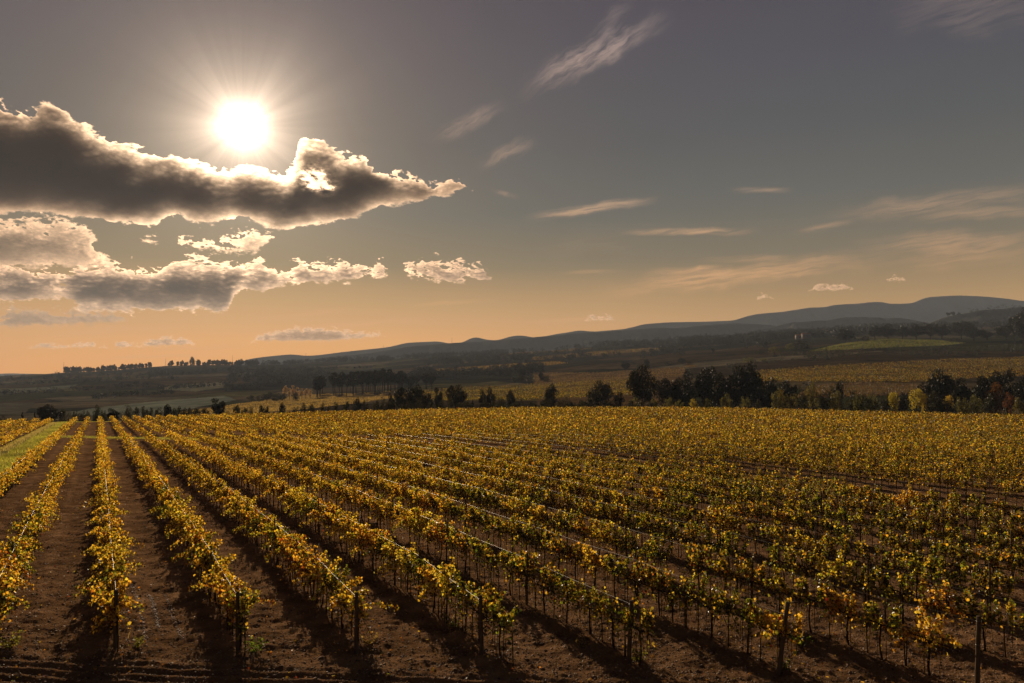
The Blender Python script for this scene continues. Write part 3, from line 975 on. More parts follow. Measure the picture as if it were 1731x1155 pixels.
# all the other vines: one stuff object
rest = vines[~near]
Vs, Qs, Cs, off = [], [], [], 0
tV, tQ, tT, toff = [], [], [], 0
rowdim = {int(q): (float(rng.uniform(-.14, .16)), float(rng.uniform(-.25, .3))) for q in set(rest[:, 2])}
patch = fbm(rest[:, 0] / 14, rest[:, 1] / 22, 3, 55)
for (x, y, kx, j), pt in zip(rest, patch):
    px, _ = proj(x, y, .9)
    sparse = float(np.interp(px, [500, 1100], [1.05, .92])) * (1 if y < 90 else .85) * rng.uniform(.75, 1.2)
    if y < 60: n, sz, shp = int(380 * sparse), (.045, .098), 'leaf'
    elif y < 85: n, sz, shp = int(190 * sparse), (.075, .145), 'quad'
    elif y < 120: n, sz, shp = int(85 * sparse), (.11, .20), 'quad'
    else: n, sz, shp = int(42 * sparse), (.15, .28), 'quad'
    if abs(x / y) > .67: n = int(n * .6)
    if abs(x / y) > .78: n = int(n * .6); sz = (sz[0] * 1.35, sz[1] * 1.35)
    Pc, sh = vine_leaf_centres(rng, n, 1.0 if sparse > .8 else .75)
    out = np.stack([np.zeros(n), Pc[:, 1] * 2.5, np.full(n, .35)], -1)
    V, Q, kpt = leaves(Pc, rng.uniform(*sz, n), out, rng, shp, tip=np.array([0, 0, -.5]) + out * .4, nb=.9)
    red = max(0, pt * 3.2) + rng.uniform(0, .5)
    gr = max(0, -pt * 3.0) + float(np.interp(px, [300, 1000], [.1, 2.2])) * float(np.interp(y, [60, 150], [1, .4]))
    pd = float(np.interp(px, [100, 1000], [.30, .50])) + .10 * (rng.uniform() - .5) + max(0, pt) * .6 + rowdim[int(kx)][0] + float(np.interp(y, [80, 180], [0, .18]))  # share of dimmed leaves rises to the right: shade put into the tint
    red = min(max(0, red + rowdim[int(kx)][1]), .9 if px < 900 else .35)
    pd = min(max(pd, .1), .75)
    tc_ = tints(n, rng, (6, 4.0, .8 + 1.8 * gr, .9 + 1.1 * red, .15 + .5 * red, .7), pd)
    z = float(Hbase(np.array([x]), np.array([y]))[0])
    co, si = RD
    G = np.stack([V[:, 0] * co - V[:, 1] * si + x, V[:, 0] * si + V[:, 1] * co + y, V[:, 2] * rng.uniform(.92, 1.1) + z], -1)
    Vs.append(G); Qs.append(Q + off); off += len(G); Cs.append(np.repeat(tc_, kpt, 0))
    if y < 75:
        for dxx in (0, .33, -.33):
            h = .78 if dxx == 0 else rng.uniform(.3, .7)
            zt = .75 if dxx else .76
            a = np.array([[dxx, 0, zt - h], [dxx + rng.normal(0, .04), rng.normal(0, .03), zt - h / 2], [dxx, 0, zt]])
            tv, tq, tt = tube(a, .026 if dxx == 0 else .008, 4)
            tv = np.stack([tv[:, 0] * co - tv[:, 1] * si + x, tv[:, 0] * si + tv[:, 1] * co + y, tv[:, 2] + z], -1)
            Vs.append(tv); Qs.append(tq + off); off += len(tv); Cs.append(np.tile(np.array([[.05, .035, .022]]), (len(tv), 1)))
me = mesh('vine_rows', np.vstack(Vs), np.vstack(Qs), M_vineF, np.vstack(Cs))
tag(link('vineyard_foliage', me), 'yellow and rust vines filling the farther rows of the vineyard', 'grapevines', kind='stuff')
del Vs, Qs, Cs

# ---- posts and wires ---------------------------------------------------


def post_mesh(h, r, lean, sides=9):
    t = np.linspace(-.25, h, 7)
    P = np.stack([lean[0] * t + rng.normal(0, .003, 7), lean[1] * t + rng.normal(0, .003, 7), t], -1)
    V, Q, T = tube(P, r * np.linspace(1.08, .94, 7), sides)
    return mesh('post', V, Q, M_wood, None, True, T)


ENDPOSTS = {0: (195, 1100), 1: (402, 1103), 2: (602, 1106), 3: (814, 1112), 4: (1063, 1122), 5: (1316, 1143), 6: (1652, 1158)}
side = {0: 'beside the leftmost row whose front end shows', 1: 'at the front of the second full row', 2: 'at the front of the third full row', 3: 'nearly bare, before the middle of the field', 4: 'right of the middle, with a weed at its foot', 5: 'tilted well to the right, tallest in front', 6: 'at the front right corner of the field'}
wire_front = {}
for kx, (px, py) in ENDPOSTS.items():
    x, y = ground(px, py)
    h = {5: 1.50, 4: 1.32}.get(kx, 1.34)
    lean = {5: (.13, -.03), 4: (.05, .02), 6: (.05, 0)}.get(kx, (float(rng.normal(0, .015)), float(rng.normal(0, .02))))
    e = empty('end_post', (x, y, 0), 0)
    link('shaft', post_mesh(h, .046, lean), e)
    mb = MB()
    for zz in (.78, 1.24):                       # wire wrapped around the post
        a = np.linspace(0, 2 * PI, 15)
        mb.add(*tube(np.stack([lean[0] * zz + np.cos(a) * .050, lean[1] * zz + np.sin(a) * .050, zz + a * .002], -1), .004, 4))
    link('wire_wrap', mb.build('wire_wrap', M_wire, True), e)
    tag(e, 'weathered round end post %s' % side[kx], 'post', 'end posts of the vine rows')
    wire_front[kx] = (x + lean[0] * 1.3, y + lean[1] * 1.3, 1.24)

inter = mb = None
thin = [post_mesh(1.42, .024, (float(rng.normal(0, .02)), float(rng.normal(0, .02))), 6) for _ in range(5)]
cand = []
for kx, lat in rows:
    s0 = row_start(lat)
    for j, s in enumerate(np.arange(s0 + (5.5 if lat > LEFT_BLOCK else 0), 130, 5.5)):
        x, y = lat * RN[0] + s * RD[0], lat * RN[1] + s * RD[1]
        px, py = proj(x, y, 1.2)
        if y < 12 or y > 62 or px < -5 or px > 1736 or py > 1150 or dist_path(np.array([x]), np.array([y]))[0] < 1: continue
        if lat < LEFT_BLOCK and y < 48: continue
        cand.append((y, x, kx))
cand.sort()
cnt = {}
rr = {q: i + 1 for i, q in enumerate(sorted(set(c[2] for c in cand)))}
for y, x, kx in cand[:230]:
    cnt[kx] = cnt.get(kx, 0) + 1
    o = link('vineyard_stake', thin[int(rng.integers(0, 5))])
    o.location = (x, y, float(Hbase(np.array([x]), np.array([y]))[0])); o.rotation_euler = (0, 0, float(rng.uniform(0, 6)))
    tag(o, 'slim grey stake, %s from the front in the %s staked row from the left' % (ordn(cnt[kx]), ordn(rr[kx])), 'stake', 'stakes among the vines')

wk = 0
for kx, lat in rows:
    if lat < LEFT_BLOCK or kx > 18: continue
    s0 = row_start(lat)
    s1 = s0
    a = np.array(wire_front.get(kx, (lat * RN[0] + s0 * RD[0], lat * RN[1] + s0 * RD[1], 1.30)))
    pts = [a]
    s = s0 + 5.5
    while True:
        x, y = lat * RN[0] + s * RD[0], lat * RN[1] + s * RD[1]
        if y > 85 or y > edgeY(np.array([x]), np.array([y]))[0] - 3: break
        pts.append(np.array([x, y, 1.27 + rng.normal(0, .012) + float(Hbase(np.array([x]), np.array([y]))[0])])); s += 5.5
    if len(pts) < 3: continue
    full = [pts[0]]
    for p0, p1 in zip(pts[:-1], pts[1:]):
        full.append((p0 + p1) / 2 - np.array([0, 0, .025])); full.append(p1)
    wk += 1
    o = link('trellis_wire', mesh('trellis_wire', *tube(np.array(full), .0036, 4)[:2], M_wire, None, True))
    tag(o, 'taut steel wire along the top of the %s vine row from the left' % ordn(wk), 'wire', 'trellis wires over the vine rows')

# =====================================================================
#  GRASS, CLODS, FALLEN LEAVES
# =====================================================================


def blades(Xa, Ya, Za, h, w, col, r, spread=.5):
    n = len(Xa)
    ang = r.uniform(0, 2 * PI, n)
    ln = r.uniform(-1, 1, (n, 2)) * spread * h[:, None]
    b = np.stack([Xa, Ya, Za - .01], -1)
    dvec = np.stack([np.cos(ang), np.sin(ang), np.zeros(n)], -1) * w[:, None] / 2
    m = b + np.stack([ln[:, 0] * .35, ln[:, 1] * .35, h * .6], -1)
    t = b + np.stack([ln[:, 0], ln[:, 1], h], -1)
    V = np.stack([b - dvec, b + dvec, m + dvec * .8, t + dvec * .15, t - dvec * .15, m - dvec * .8], 1).reshape(-1, 3)
    i = np.arange(n)[:, None] * 6
    Q = np.concatenate([i + np.array([[0, 1, 2, 5]]), i + np.array([[5, 2, 3, 4]])], 0)
    return V, Q, np.repeat(col, 6, 0)


GY = np.array([[.36, .36, .07], [.45, .40, .09], [.22, .28, .05], [.52, .38, .16], [.46, .32, .15]])


def grass_obj(name, Xa, Ya, h, w, pal, p, label, cat='grass', zf=None, spread=.5):
    n = len(Xa)
    Za = (zf or Hbase)(Xa, Ya)
    col = pal[rng.choice(len(pal), n, p=p)] * rng.uniform(.7, 1.25, (n, 1)) * (1 + 1.1 * fbm(Xa / 2.5, Ya / 5, 3, 44))[:, None]
    if name == 'path_grass':
        dryf = np.clip(1.25 - np.abs(lat_of(Xa, Ya) - L0 - .5) / .8, 0, 1) * .8
        col = col * (1 - dryf[:, None]) + np.array([[.50, .36, .19]]) * dryf[:, None]
    V, Q, c = blades(Xa, Ya, Za, rng.uniform(*h, n), rng.uniform(*w, n), col, rng, spread)
    return tag(link(name, mesh(name, V, Q, M_grass, c)), label, cat, kind='stuff')


# the grass track: a strip of turf with two paler wheel lines
L0, L1 = GRASS_LAT[0] - .2, GRASS_LAT[1] + .3
ss = np.linspace(20, 225, 900); ll = np.linspace(L0, L1, 24)
Sg, Lg = np.meshgrid(ss, ll, indexing='ij')
Xg = Lg * RN[0] + Sg * RD[0]; Yg = Lg * RN[1] + Sg * RD[1]
Zg = Hbase(Xg.ravel(), Yg.ravel()).reshape(Xg.shape) + .10 + fbm(Xg * 1.2, Yg * 1.2, 3, 61) * .08 - np.clip(np.abs(Lg - (L0 + L1) / 2) - 1.5, 0, 1) * .12
edge_ok = Yg < edgeY(Xg, Yg) + 6
n_, m_ = Xg.shape
ii = np.arange(n_ - 1)[:, None] * m_ + np.arange(m_ - 1)[None]
Q = np.stack([ii, ii + 1, ii + m_ + 1, ii + m_], -1).reshape(-1, 4)
okq = edge_ok.ravel()[Q].all(1)
M_turf = noise_mat('turf', [(.3, (.12, .11, .03)), (.6, (.24, .20, .06)), (.75, (.36, .25, .12))], scale=.8, bump=.8, bscale=10, bdist=.05)
tag(link('grass_path', mesh('grass_path', np.stack([Xg, Yg, Zg], -1).reshape(-1, 3), Q[okq], M_turf, smooth=True)), kind='structure')
n = 46000
S_ = 30 + 195 * rng.uniform(size=n) ** 1.3; Lr = rng.uniform(L0 - .2, L1 + .2, n)
xg = Lr * RN[0] + S_ * RD[0]; yg = Lr * RN[1] + S_ * RD[1]
mid = np.abs(Lr - (L0 + L1) / 2)
keep = (yg < edgeY(xg, yg) + 2) & (yg > 24) & (rng.uniform(size=n) < np.where(np.abs(Lr - L0 - .8) < .5, .25, 1)) & (fbm(xg / 2, yg / 2, 3, 66) > -.22)
xg, yg = xg[keep], yg[keep]
grass_obj('path_grass', xg, yg, (.10, .30), (.03, .07), GY, [.35, .25, .15, .15, .10], 'sunlit yellow green grass along the track beside the vines', zf=lambda a, b: Hbase(a, b) + .07)

n = 60000                                         # grass and weeds on the cross track
sel = rng.uniform(size=(n, 3))
xs, ys = [], []
for g, w in zip(PATH_G, PATH_W):
    seg = np.linalg.norm(np.diff(g, axis=0), axis=1); cum = np.concatenate([[0], np.cumsum(seg)])
    q = rng.uniform(0, cum[-1], n // 2)
    x_ = np.interp(q, cum, g[:, 0]); y_ = np.interp(q, cum, g[:, 1])
    xs.append(x_ + rng.normal(0, .35 * w, n // 2)); ys.append(y_ + rng.normal(0, .35 * w, n // 2))
xs, ys = np.concatenate(xs), np.concatenate(ys)
keep = (np.abs(xs / ys) < .72) & (fbm(xs / 1.5, ys / 1.5, 3, 12) > -.10) & ((xs / ys < -.35) | (rng.uniform(size=len(xs)) < .30))
grass_obj('track_grass', xs[keep], ys[keep], (.08, .22), (.03, .06), GY, [.30, .25, .15, .18, .12], 'low green grass on the track that crosses the vine rows')

# thin weeds under the vines
n = 2600
kk = rng.integers(-2, 9, n)
S_ = rng.uniform(16, 42, n)
Lr = ROW0 + ROWS * kk + rng.normal(0, .16, n)
xs = Lr * RN[0] + S_ * RD[0]; ys = Lr * RN[1] + S_ * RD[1]
keep = (ys > ENDA + ENDB * xs - .1) & (fbm(xs / 1.1, ys / 1.1, 3, 19) > .06) & ~((Lr > GRASS_LAT[0]) & (Lr < GRASS_LAT[1]))
grass_obj('dry_weeds', xs[keep], ys[keep], (.08, .26), (.008, .018), np.array([[.16, .17, .04], [.25, .17, .08], [.20, .13, .06]]), [.3, .4, .3], 'thin dry weeds growing under the nearest vines', 'weeds')

# leafy weeds in the foreground: each one a plant


def weed(px, py, sz, n, label, kind):
    x, y = ground(px, py)
    z = float(soil_h(np.array([x]), np.array([y]))[0]) * .9
    e = empty('weed', (x, y, z))
    mb = MB(); cs = []
    for j in range(7):
        a = rng.uniform(0, 2 * PI); t = np.linspace(0, 1, 4)
        d = np.array([math.cos(a), math.sin(a)]) * rng.uniform(.3, .8) * sz
        hh = rng.uniform(.5, 1.0) * sz
        P = np.stack([d[0] * t, d[1] * t, hh * (t - .25 * t * t) - .01], -1)
        mb.add(*tube(P, np.linspace(.006, .002, 4), 4)); cs.append(P)
    link('stem', mb.build('weed_stem', M_bark, True), e)
    cs = np.vstack(cs)
    Pc = cs[rng.integers(0, len(cs), n)] + rng.normal(0, .18 * sz, (n, 3)) * np.array([1, 1, .6]) + np.array([0, 0, .02])
    Pc[:, 2] = np.maximum(Pc[:, 2], .02)
    V, Q, kp = leaves(Pc, rng.uniform(.03, .06, n) * (sz / .3) ** .5, np.tile([0, 0, .8], (n, 1)), rng)
    col = {'green': np.array([.13, .20, .03]), 'olive': np.array([.18, .18, .04]), 'dry': np.array([.28, .20, .08])}[kind] * rng.uniform(.7, 1.3, (n, 1))
    link('leaves', mesh('weed_leaves', V, Q, M_vineF, np.repeat(col, kp, 0)), e)
    tag(e, label, 'weed', 'weeds on the bare soil')


weed(431, 1104, .32, 130, 'bright green weed right of the second end post', 'green')
weed(1078, 1118, .30, 90, 'yellowish weed at the foot of the middle right end post', 'olive')
weed(1352, 1090, .34, 130, 'bright green clump behind the tilted end post', 'green')
weed(1328, 1140, .26, 70, 'dull olive weed at the foot of the tilted end post', 'olive')
weed(15, 1095, .38, 130, 'olive weed in the corner left of the first end post', 'olive')
weed(625, 1088, .30, 80, 'dry tuft just right of the third end post', 'dry')
weed(765, 1062, .34, 110, 'olive weed under the fourth row near its front', 'olive')
weed(60, 905, .45, 130, 'green weed under the leftmost rows beside bare soil', 'green')
weed(985, 1095, .25, 70, 'small dry weed left of the middle right end post', 'dry')
weed(230, 1095, .28, 80, 'olive weed right of the first end post', 'olive')

# clods, and smaller ones with sunlight painted in


def clods(name, Xa, Ya, size, label, mat):
    n = len(Xa)
    ico = np.array([[0, 0, 1], [1, 0, 0], [0, 1, 0], [-1, 0, 0], [0, -1, 0], [0, 0, -1.]])
    fa = np.array([[0, 1, 2], [0, 2, 3], [0, 3, 4], [0, 4, 1], [5, 2, 1], [5, 3, 2], [5, 4, 3], [5, 1, 4]])
    V = ico[None] * rng.uniform(.6, 1.3, (n, 6, 1)) * size[:, None, None]
    a = rng.uniform(0, 6.28, n); co, si = np.cos(a)[:, None], np.sin(a)[:, None]
    V = np.stack([V[..., 0] * co - V[..., 1] * si, V[..., 0] * si + V[..., 1] * co, V[..., 2] * .65], -1)
    z = Hbase(Xa, Ya) + soil_h(Xa, Ya) * np.interp(Ya, [14, 60], [1, .8])
    V += np.stack([Xa, Ya, z], -1)[:, None]
    T = (np.arange(n)[:, None, None] * 6 + fa[None]).reshape(-1, 3)
    return tag(link(name, mesh(name, V.reshape(-1, 3), None, mat, None, False, T)), label, 'clods', kind='stuff')


n = 110000
yy = 14.5 + 40 * rng.uniform(size=n) ** 1.6; xx = rng.uniform(-.70, .70, n) * yy
clods('soil_clods', xx, yy, np.minimum(rng.exponential(.009, n) + .008, .045), 'brown clods of soil scattered between the vine rows', M_clod)
n = 9000
yy = 14.5 + 32 * rng.uniform(size=n) ** 1.7; xx = rng.uniform(-.70, .70, n) * yy
M_sunclod = noise_mat('sunlit_clod', [(.3, (.26, .18, .12)), (.7, (.5, .38, .28))], scale=9, rough=.7, spec=.3, bump=.3)  # sunlight on tiny clods put into a pale colour
clods('sunlit_clods', xx, yy, np.minimum(rng.exponential(.006, n) + .006, .03), 'small clods over the bare soil, sunlight put into their pale colour', M_sunclod)
# wheel ridges between the first rows, their sun glint put into pale crumbs
q = []
for (pts, cntn) in (([(222, 985), (232, 1015), (240, 1050), (246, 1085)], 620), ([(252, 1000), (262, 1030), (268, 1060)], 700), ([(279, 1000), (290, 1035), (300, 1060), (309, 1080)], 420)):
    g = np.array([ground(*p_) for p_ in pts])
    t = rng.uniform(0, len(g) - 1, cntn)
    q.append(np.stack([np.interp(t, np.arange(len(g)), g[:, 0]) + rng.normal(0, .035, cntn), np.interp(t, np.arange(len(g)), g[:, 1])], -1))
q = np.vstack(q)
M_glint = noise_mat('glint_crumb', [(.3, (.24, .14, .08)), (.7, (.46, .29, .18))], scale=9, rough=.6, spec=.3, bump=.3)
clods('glint_ridges', q[:, 0], q[:, 1], rng.exponential(.006, len(q)) + .007, 'crumbs along the wheel tracks, sun glint put into their pale colour', M_glint)
# fallen leaves
n = 16000
yy = 15 + 32 * rng.uniform(size=n) ** 1.5; xx = rng.uniform(-.70, .70, n) * yy
ln_ = lat_of(xx, yy) - ROW0
nearrow = np.abs((ln_ / ROWS + .5) % 1 - .5) * ROWS
keep = rng.uniform(size=n) < np.exp(-nearrow / .8)
xx, yy = xx[keep], yy[keep]; n = len(xx)
zz = Hbase(xx, yy) + soil_h(xx, yy) + .025
V, Q, kp = leaves(np.stack([xx, yy, zz], -1), rng.uniform(.035, .075, n), np.tile([0, 0, 1.3], (n, 1)), rng, nb=.45)
tag(link('fallen_leaves', mesh('fallen_leaves', V, Q, M_vineF, np.repeat(tints(n, rng, (1.5, .5, .1, 2, 1.5, 8), .6), kp, 0))), 'dry brown vine leaves fallen on the soil', 'leaves', kind='stuff')

# =====================================================================
#  TREES
# =====================================================================
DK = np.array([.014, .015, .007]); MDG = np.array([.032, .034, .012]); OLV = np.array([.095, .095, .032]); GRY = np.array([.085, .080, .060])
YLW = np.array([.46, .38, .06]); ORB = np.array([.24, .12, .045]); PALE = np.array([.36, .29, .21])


def crown_pts(r, n, kind):
    """crown points in a unit-height tree; returns points and outward normals"""
    if kind == 'round': cz, rx, rz, nc = .58, .36, .40, 26
    elif kind == 'broad': cz, rx, rz, nc = .55, .50, .42, 34
    elif kind == 'pine': cz, rx, rz, nc = .74, .30, .24, 20
    elif kind == 'pinetall': cz, rx, rz, nc = .66, .20, .33, 24
    elif kind == 'bush': cz, rx, rz, nc = .48, .55, .46, 24
    elif kind == 'cypress': cz, rx, rz, nc = .54, .10, .46, 26
    elif kind == 'poplar': cz, rx, rz, nc = .57, .16, .42, 24
    else: cz, rx, rz, nc = .52, .40, .44, 24
    d = unit(r.normal(size=(nc, 3))) * r.uniform(.25, 1.0, (nc, 1)) ** .6
    if kind == 'cypress':
        tz = d[:, 2]; d[:, :2] *= (1 - np.clip(tz, 0, 1) * .75)[:, None]
    cc = d * np.array([rx, rx, rz]) * .82 + np.array([0, 0, cz])
    cr_ = r.uniform(.16, .34, nc) * min(rx, rz) * 1.25
    if kind in ('round', 'broad', 'bush'): cr_ *= 1.05
    if kind == 'pine': cr_ *= 1.2
    w = cr_ ** 2; w /= w.sum()
    s = r.choice(nc, n, p=w)
    v = unit(r.normal(size=(n, 3)))
    rad = r.uniform(.35, 1.12, (n, 1)) ** .5
    P = cc[s] + v * rad * cr_[s][:, None] * np.array([1, 1, .8])
    P[:, 2] = np.maximum(P[:, 2], .03)
    return P, v, cc


def make_tree(kind, n, lsize, cols, r, hreal=9.0, mat=None):
    P, v, cc = crown_pts(r, n, kind)
    V, Q, kp = leaves(P, r.uniform(.7, 1.3, n) * lsize / hreal, v * .5 + np.array([0, 0, .3]), r, 'quad')
    clump = vnoise(P[:, 0] * 9 + 50, P[:, 2] * 9 + P[:, 1] * 7 + 50, 3)
    c = np.array(cols[0])[None] * (1 - clump[:, None]) + np.array(cols[1])[None] * clump[:, None]
    c = c * r.uniform(.75, 1.25, (n, 1))
    crown = mesh(kind + '_crown', V, Q, mat or M_tree, np.repeat(c, kp, 0))
    mb = MB()
    base_r = {'bush': .02, 'cypress': .02, 'poplar': .014, 'pinetall': .014}.get(kind, .026)
    top = {'pine': .8, 'pinetall': .9, 'cypress': .9, 'poplar': .85, 'bush': .5}.get(kind, .6)
    t = np.linspace(-.04, top, 6)
    wob = np.cumsum(r.normal(0, .008, (6, 2)), 0)
    mb.add(*tube(np.stack([wob[:, 0], wob[:, 1], t], -1), np.linspace(base_r, base_r * .35, 6), 6))
    for q in r.choice(len(cc), min(7, len(cc)), replace=False):
        z0 = r.uniform(.25, .7) * top
        a = np.array([np.interp(z0, t, wob[:, 0]), np.interp(z0, t, wob[:, 1]), z0])
        b = cc[q]
        mb.add(*tube(np.stack([a, (a + b) / 2 + np.array([0, 0, -.02]), b]), [base_r * .45, base_r * .3, base_r * .12], 4))
    trunk = mb.build(kind + '_trunk', M_bark, True)
    return crown, trunk


TK = {}


def treekind(key, kind, n, ls, cols, reps=2, hreal=9.0, mat=None):
    TK[key] = [make_tree(kind, n, ls, cols, rng, hreal, mat) for _ in range(reps)]


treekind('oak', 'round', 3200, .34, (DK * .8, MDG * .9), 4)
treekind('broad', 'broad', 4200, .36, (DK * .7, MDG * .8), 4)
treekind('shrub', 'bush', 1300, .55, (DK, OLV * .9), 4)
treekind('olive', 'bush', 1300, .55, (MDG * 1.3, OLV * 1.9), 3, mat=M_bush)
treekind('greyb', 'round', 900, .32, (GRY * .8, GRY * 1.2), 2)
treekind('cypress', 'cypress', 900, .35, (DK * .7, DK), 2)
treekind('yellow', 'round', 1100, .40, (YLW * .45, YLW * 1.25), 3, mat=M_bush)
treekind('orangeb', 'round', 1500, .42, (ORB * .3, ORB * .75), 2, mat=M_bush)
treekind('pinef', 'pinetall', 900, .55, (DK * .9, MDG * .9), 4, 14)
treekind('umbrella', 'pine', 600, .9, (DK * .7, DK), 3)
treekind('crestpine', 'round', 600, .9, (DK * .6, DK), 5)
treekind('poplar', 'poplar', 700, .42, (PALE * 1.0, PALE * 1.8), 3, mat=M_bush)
CATW = {'cypress': ('cypress', 'cypress_tree'), 'pinef': ('pine tree', 'pine_tree'), 'umbrella': ('pine tree', 'pine_tree'), 'crestpine': ('pine tree', 'pine_tree'), 'poplar': ('poplar', 'poplar_tree'), 'shrub': ('bush', 'bush'), 'olive': ('bush', 'bush')}


def tree(key, x, y, ztop=None, h=None, wpx=None, label='', group=None, zbase=None, sxy=None):
    sxy = None if sxy is None else float(sxy)
    z = float(Hfar(np.array([x]), np.array([y]))[0]) if zbase is None else zbase
    if h is None: h = max(1.0, ztop - z)
    crown, trunk = TK[key][int(rng.integers(0, len(TK[key])))]
    cat, nm = CATW.get(key, ('tree', 'tree'))
    sx = h if sxy is None else sxy
    e = empty(nm, (x, y, z), float(rng.uniform(0, 6.28)), (sx, sx, h))
    link('trunk', trunk, e); link('crown', crown, e)
    return tag(e, label, cat, group)


WREL = {'oak': .72, 'broad': .95, 'shrub': 1.1, 'olive': 1.1, 'greyb': .72, 'cypress': .2, 'yellow': .72, 'orangeb': .72, 'pinef': .42, 'umbrella': .6, 'poplar': .32}

# trees and bushes along the far edge of the vineyard: (kind, px, py of the top, width px, depth)
EDGE = [
    ('shrub', 4, 699, 14, 150), ('cypress', 38, 694, 5, 175), ('cypress', 59, 692, 5, 172), ('broad', 84, 685, 42, 150), ('greyb', 116, 693, 22, 165), ('shrub', 140, 697, 18, 150), ('shrub', 160, 695, 18, 155), ('shrub', 176, 697, 14, 160), ('oak', 191, 691, 24, 150),
    ('greyb', 214, 683, 26, 168), ('shrub', 253, 688, 15, 150), ('shrub', 268, 687, 14, 156), ('oak', 283, 685, 16, 150), ('shrub', 303, 687, 16, 152), ('shrub', 322, 688, 16, 158), ('shrub', 344, 690, 10, 160), ('oak', 369, 674, 30, 150),
    ('shrub', 402, 690, 9, 165), ('shrub', 415, 688, 9, 168), ('shrub', 424, 688, 9, 160), ('shrub', 443, 684, 14, 165), ('shrub', 451, 686, 10, 170), ('oak', 477, 682, 11, 165), ('shrub', 500, 686, 14, 160), ('shrub', 513, 682, 14, 166), ('shrub', 526, 683, 14, 160), ('shrub', 546, 682, 13, 165), ('shrub', 556, 685, 8, 168),
    ('shrub', 567, 680, 13, 165), ('shrub', 586, 678, 14, 170), ('oak', 605, 673, 17, 168), ('shrub', 618, 675, 13, 172), ('shrub', 636, 675, 12, 165), ('greyb', 647, 668, 18, 175), ('oak', 661, 666, 16, 180), ('broad', 684, 653, 40, 170), ('oak', 706, 654, 28, 178), ('oak', 724, 665, 18, 170), ('oak', 741, 656, 18, 175), ('broad', 771, 649, 38, 165),
    ('cypress', 799, 675, 6, 170), ('oak', 816, 658, 16, 172), ('oak', 829, 656, 18, 170), ('shrub', 847, 669, 18, 168), ('oak', 863, 662, 18, 170), ('shrub', 880, 674, 14, 165), ('shrub', 897, 679, 12, 162),
    ('oak', 933, 652, 27, 170), ('shrub', 925, 672, 20, 160), ('greyb', 958, 664, 20, 180), ('shrub', 985, 676, 22, 165), ('broad', 1014, 646, 44, 165), ('oak', 1046, 664, 22, 160), ('olive', 1072, 670, 24, 155), ('broad', 1088, 621, 58, 170), ('oak', 1125, 640, 34, 172), ('broad', 1153, 630, 52, 170), ('oak', 1192, 628, 44, 172), ('broad', 1212, 622, 48, 176), ('broad', 1245, 622, 54, 170), ('oak', 1268, 614, 44, 180), ('broad', 1290, 636, 58, 168), ('oak', 1325, 648, 38, 160),
    ('olive', 1105, 673, 18, 148), ('olive', 1130, 672, 18, 148), ('olive', 1148, 674, 16, 146), ('yellow', 1172, 673, 14, 144), ('olive', 1197, 674, 14, 144), ('olive', 1228, 664, 24, 146), ('olive', 1259, 669, 22, 144), ('shrub', 1282, 675, 14, 142), ('olive', 1318, 663, 24, 142), ('orangeb', 1321, 661, 12, 150), ('olive', 1340, 671, 20, 140), ('shrub', 1358, 673, 18, 140), ('olive', 1374, 658, 22, 145), ('shrub', 1393, 667, 20, 140), ('olive', 1412, 669, 20, 138), ('oak', 1335, 645, 28, 175), ('shrub', 1415, 655, 28, 165), ('shrub', 1445, 666, 26, 142), ('olive', 1473, 672, 22, 138), ('olive', 1452, 672, 20, 138), ('shrub', 1497, 672, 22, 140),
    ('yellow', 1510, 660, 20, 138), ('oak', 1525, 664, 20, 150), ('yellow', 1548, 652, 26, 136), ('yellow', 1562, 663, 14, 134), ('broad', 1583, 628, 56, 150), ('shrub', 1578, 672, 30, 132), ('yellow', 1602, 664, 16, 134), ('oak', 1624, 640, 38, 148), ('oak', 1660, 636, 38, 150), ('broad', 1700, 622, 62, 165), ('oak', 1736, 634, 42, 150), ('orangeb', 1683, 650, 36, 140), ('orangeb', 1706, 664, 18, 134), ('olive', 1625, 677, 22, 130), ('olive', 1648, 676, 22, 130), ('shrub', 1600, 680, 22, 128), ('shrub', 1672, 672, 22, 132), ('olive', 1722, 678, 22, 128), ('shrub', 1590, 682, 24, 127),
    ('broad', 1765, 640, 60, 150), ('oak', 1810, 640, 50, 150), ('shrub', -25, 700, 20, 150), ('oak', -60, 690, 30, 150),
]
EDGE += [('shrub', float(q + prng.uniform(-6, 6)), prng.uniform(673, 682), prng.uniform(14, 24), 150) for q in range(640, 1100, 13)]
EDGE += [('shrub', float(q + prng.uniform(-5, 5)), prng.uniform(684, 692), prng.uniform(12, 18), 152) for q in range(110, 420, 17)]
DESC = {'oak': 'dark round-crowned tree', 'broad': 'wide dark spreading tree', 'shrub': 'low dark bush', 'olive': 'olive green bush catching the light', 'greyb': 'thin greyish half-bare tree', 'cypress': 'narrow upright cypress', 'yellow': 'sunlit yellow tree', 'orangeb': 'rusty orange tree'}
ecnt = {}
for key, px, pyt, wpx, Y in sorted(EDGE, key=lambda q: q[1]):
    Y = max(Y * 1.40, float(np.interp(px, COLS, _edge)) + 4)
    x, y, zt = at(px, pyt, Y)
    ecnt[key] = ecnt.get(key, 0) + 1
    zb = min(float(Hfar(np.array([x]), np.array([y]))[0]), zt - wpx / F * Y * .6)
    h = zt - zb
    sxy = wpx / F * Y / WREL[key] * {'shrub': 1.0}.get(key, 1.0)
    h *= 1.06
    if px > 1290 and key in ('shrub', 'olive'): h *= 1.25; sxy *= 1.15
    tree(key, x, y, h=h, sxy=sxy, zbase=zb, label='%s past the vineyard edge, %s from the left' % (DESC[key], ordn(ecnt[key])), group='trees and bushes past the vineyard edge')

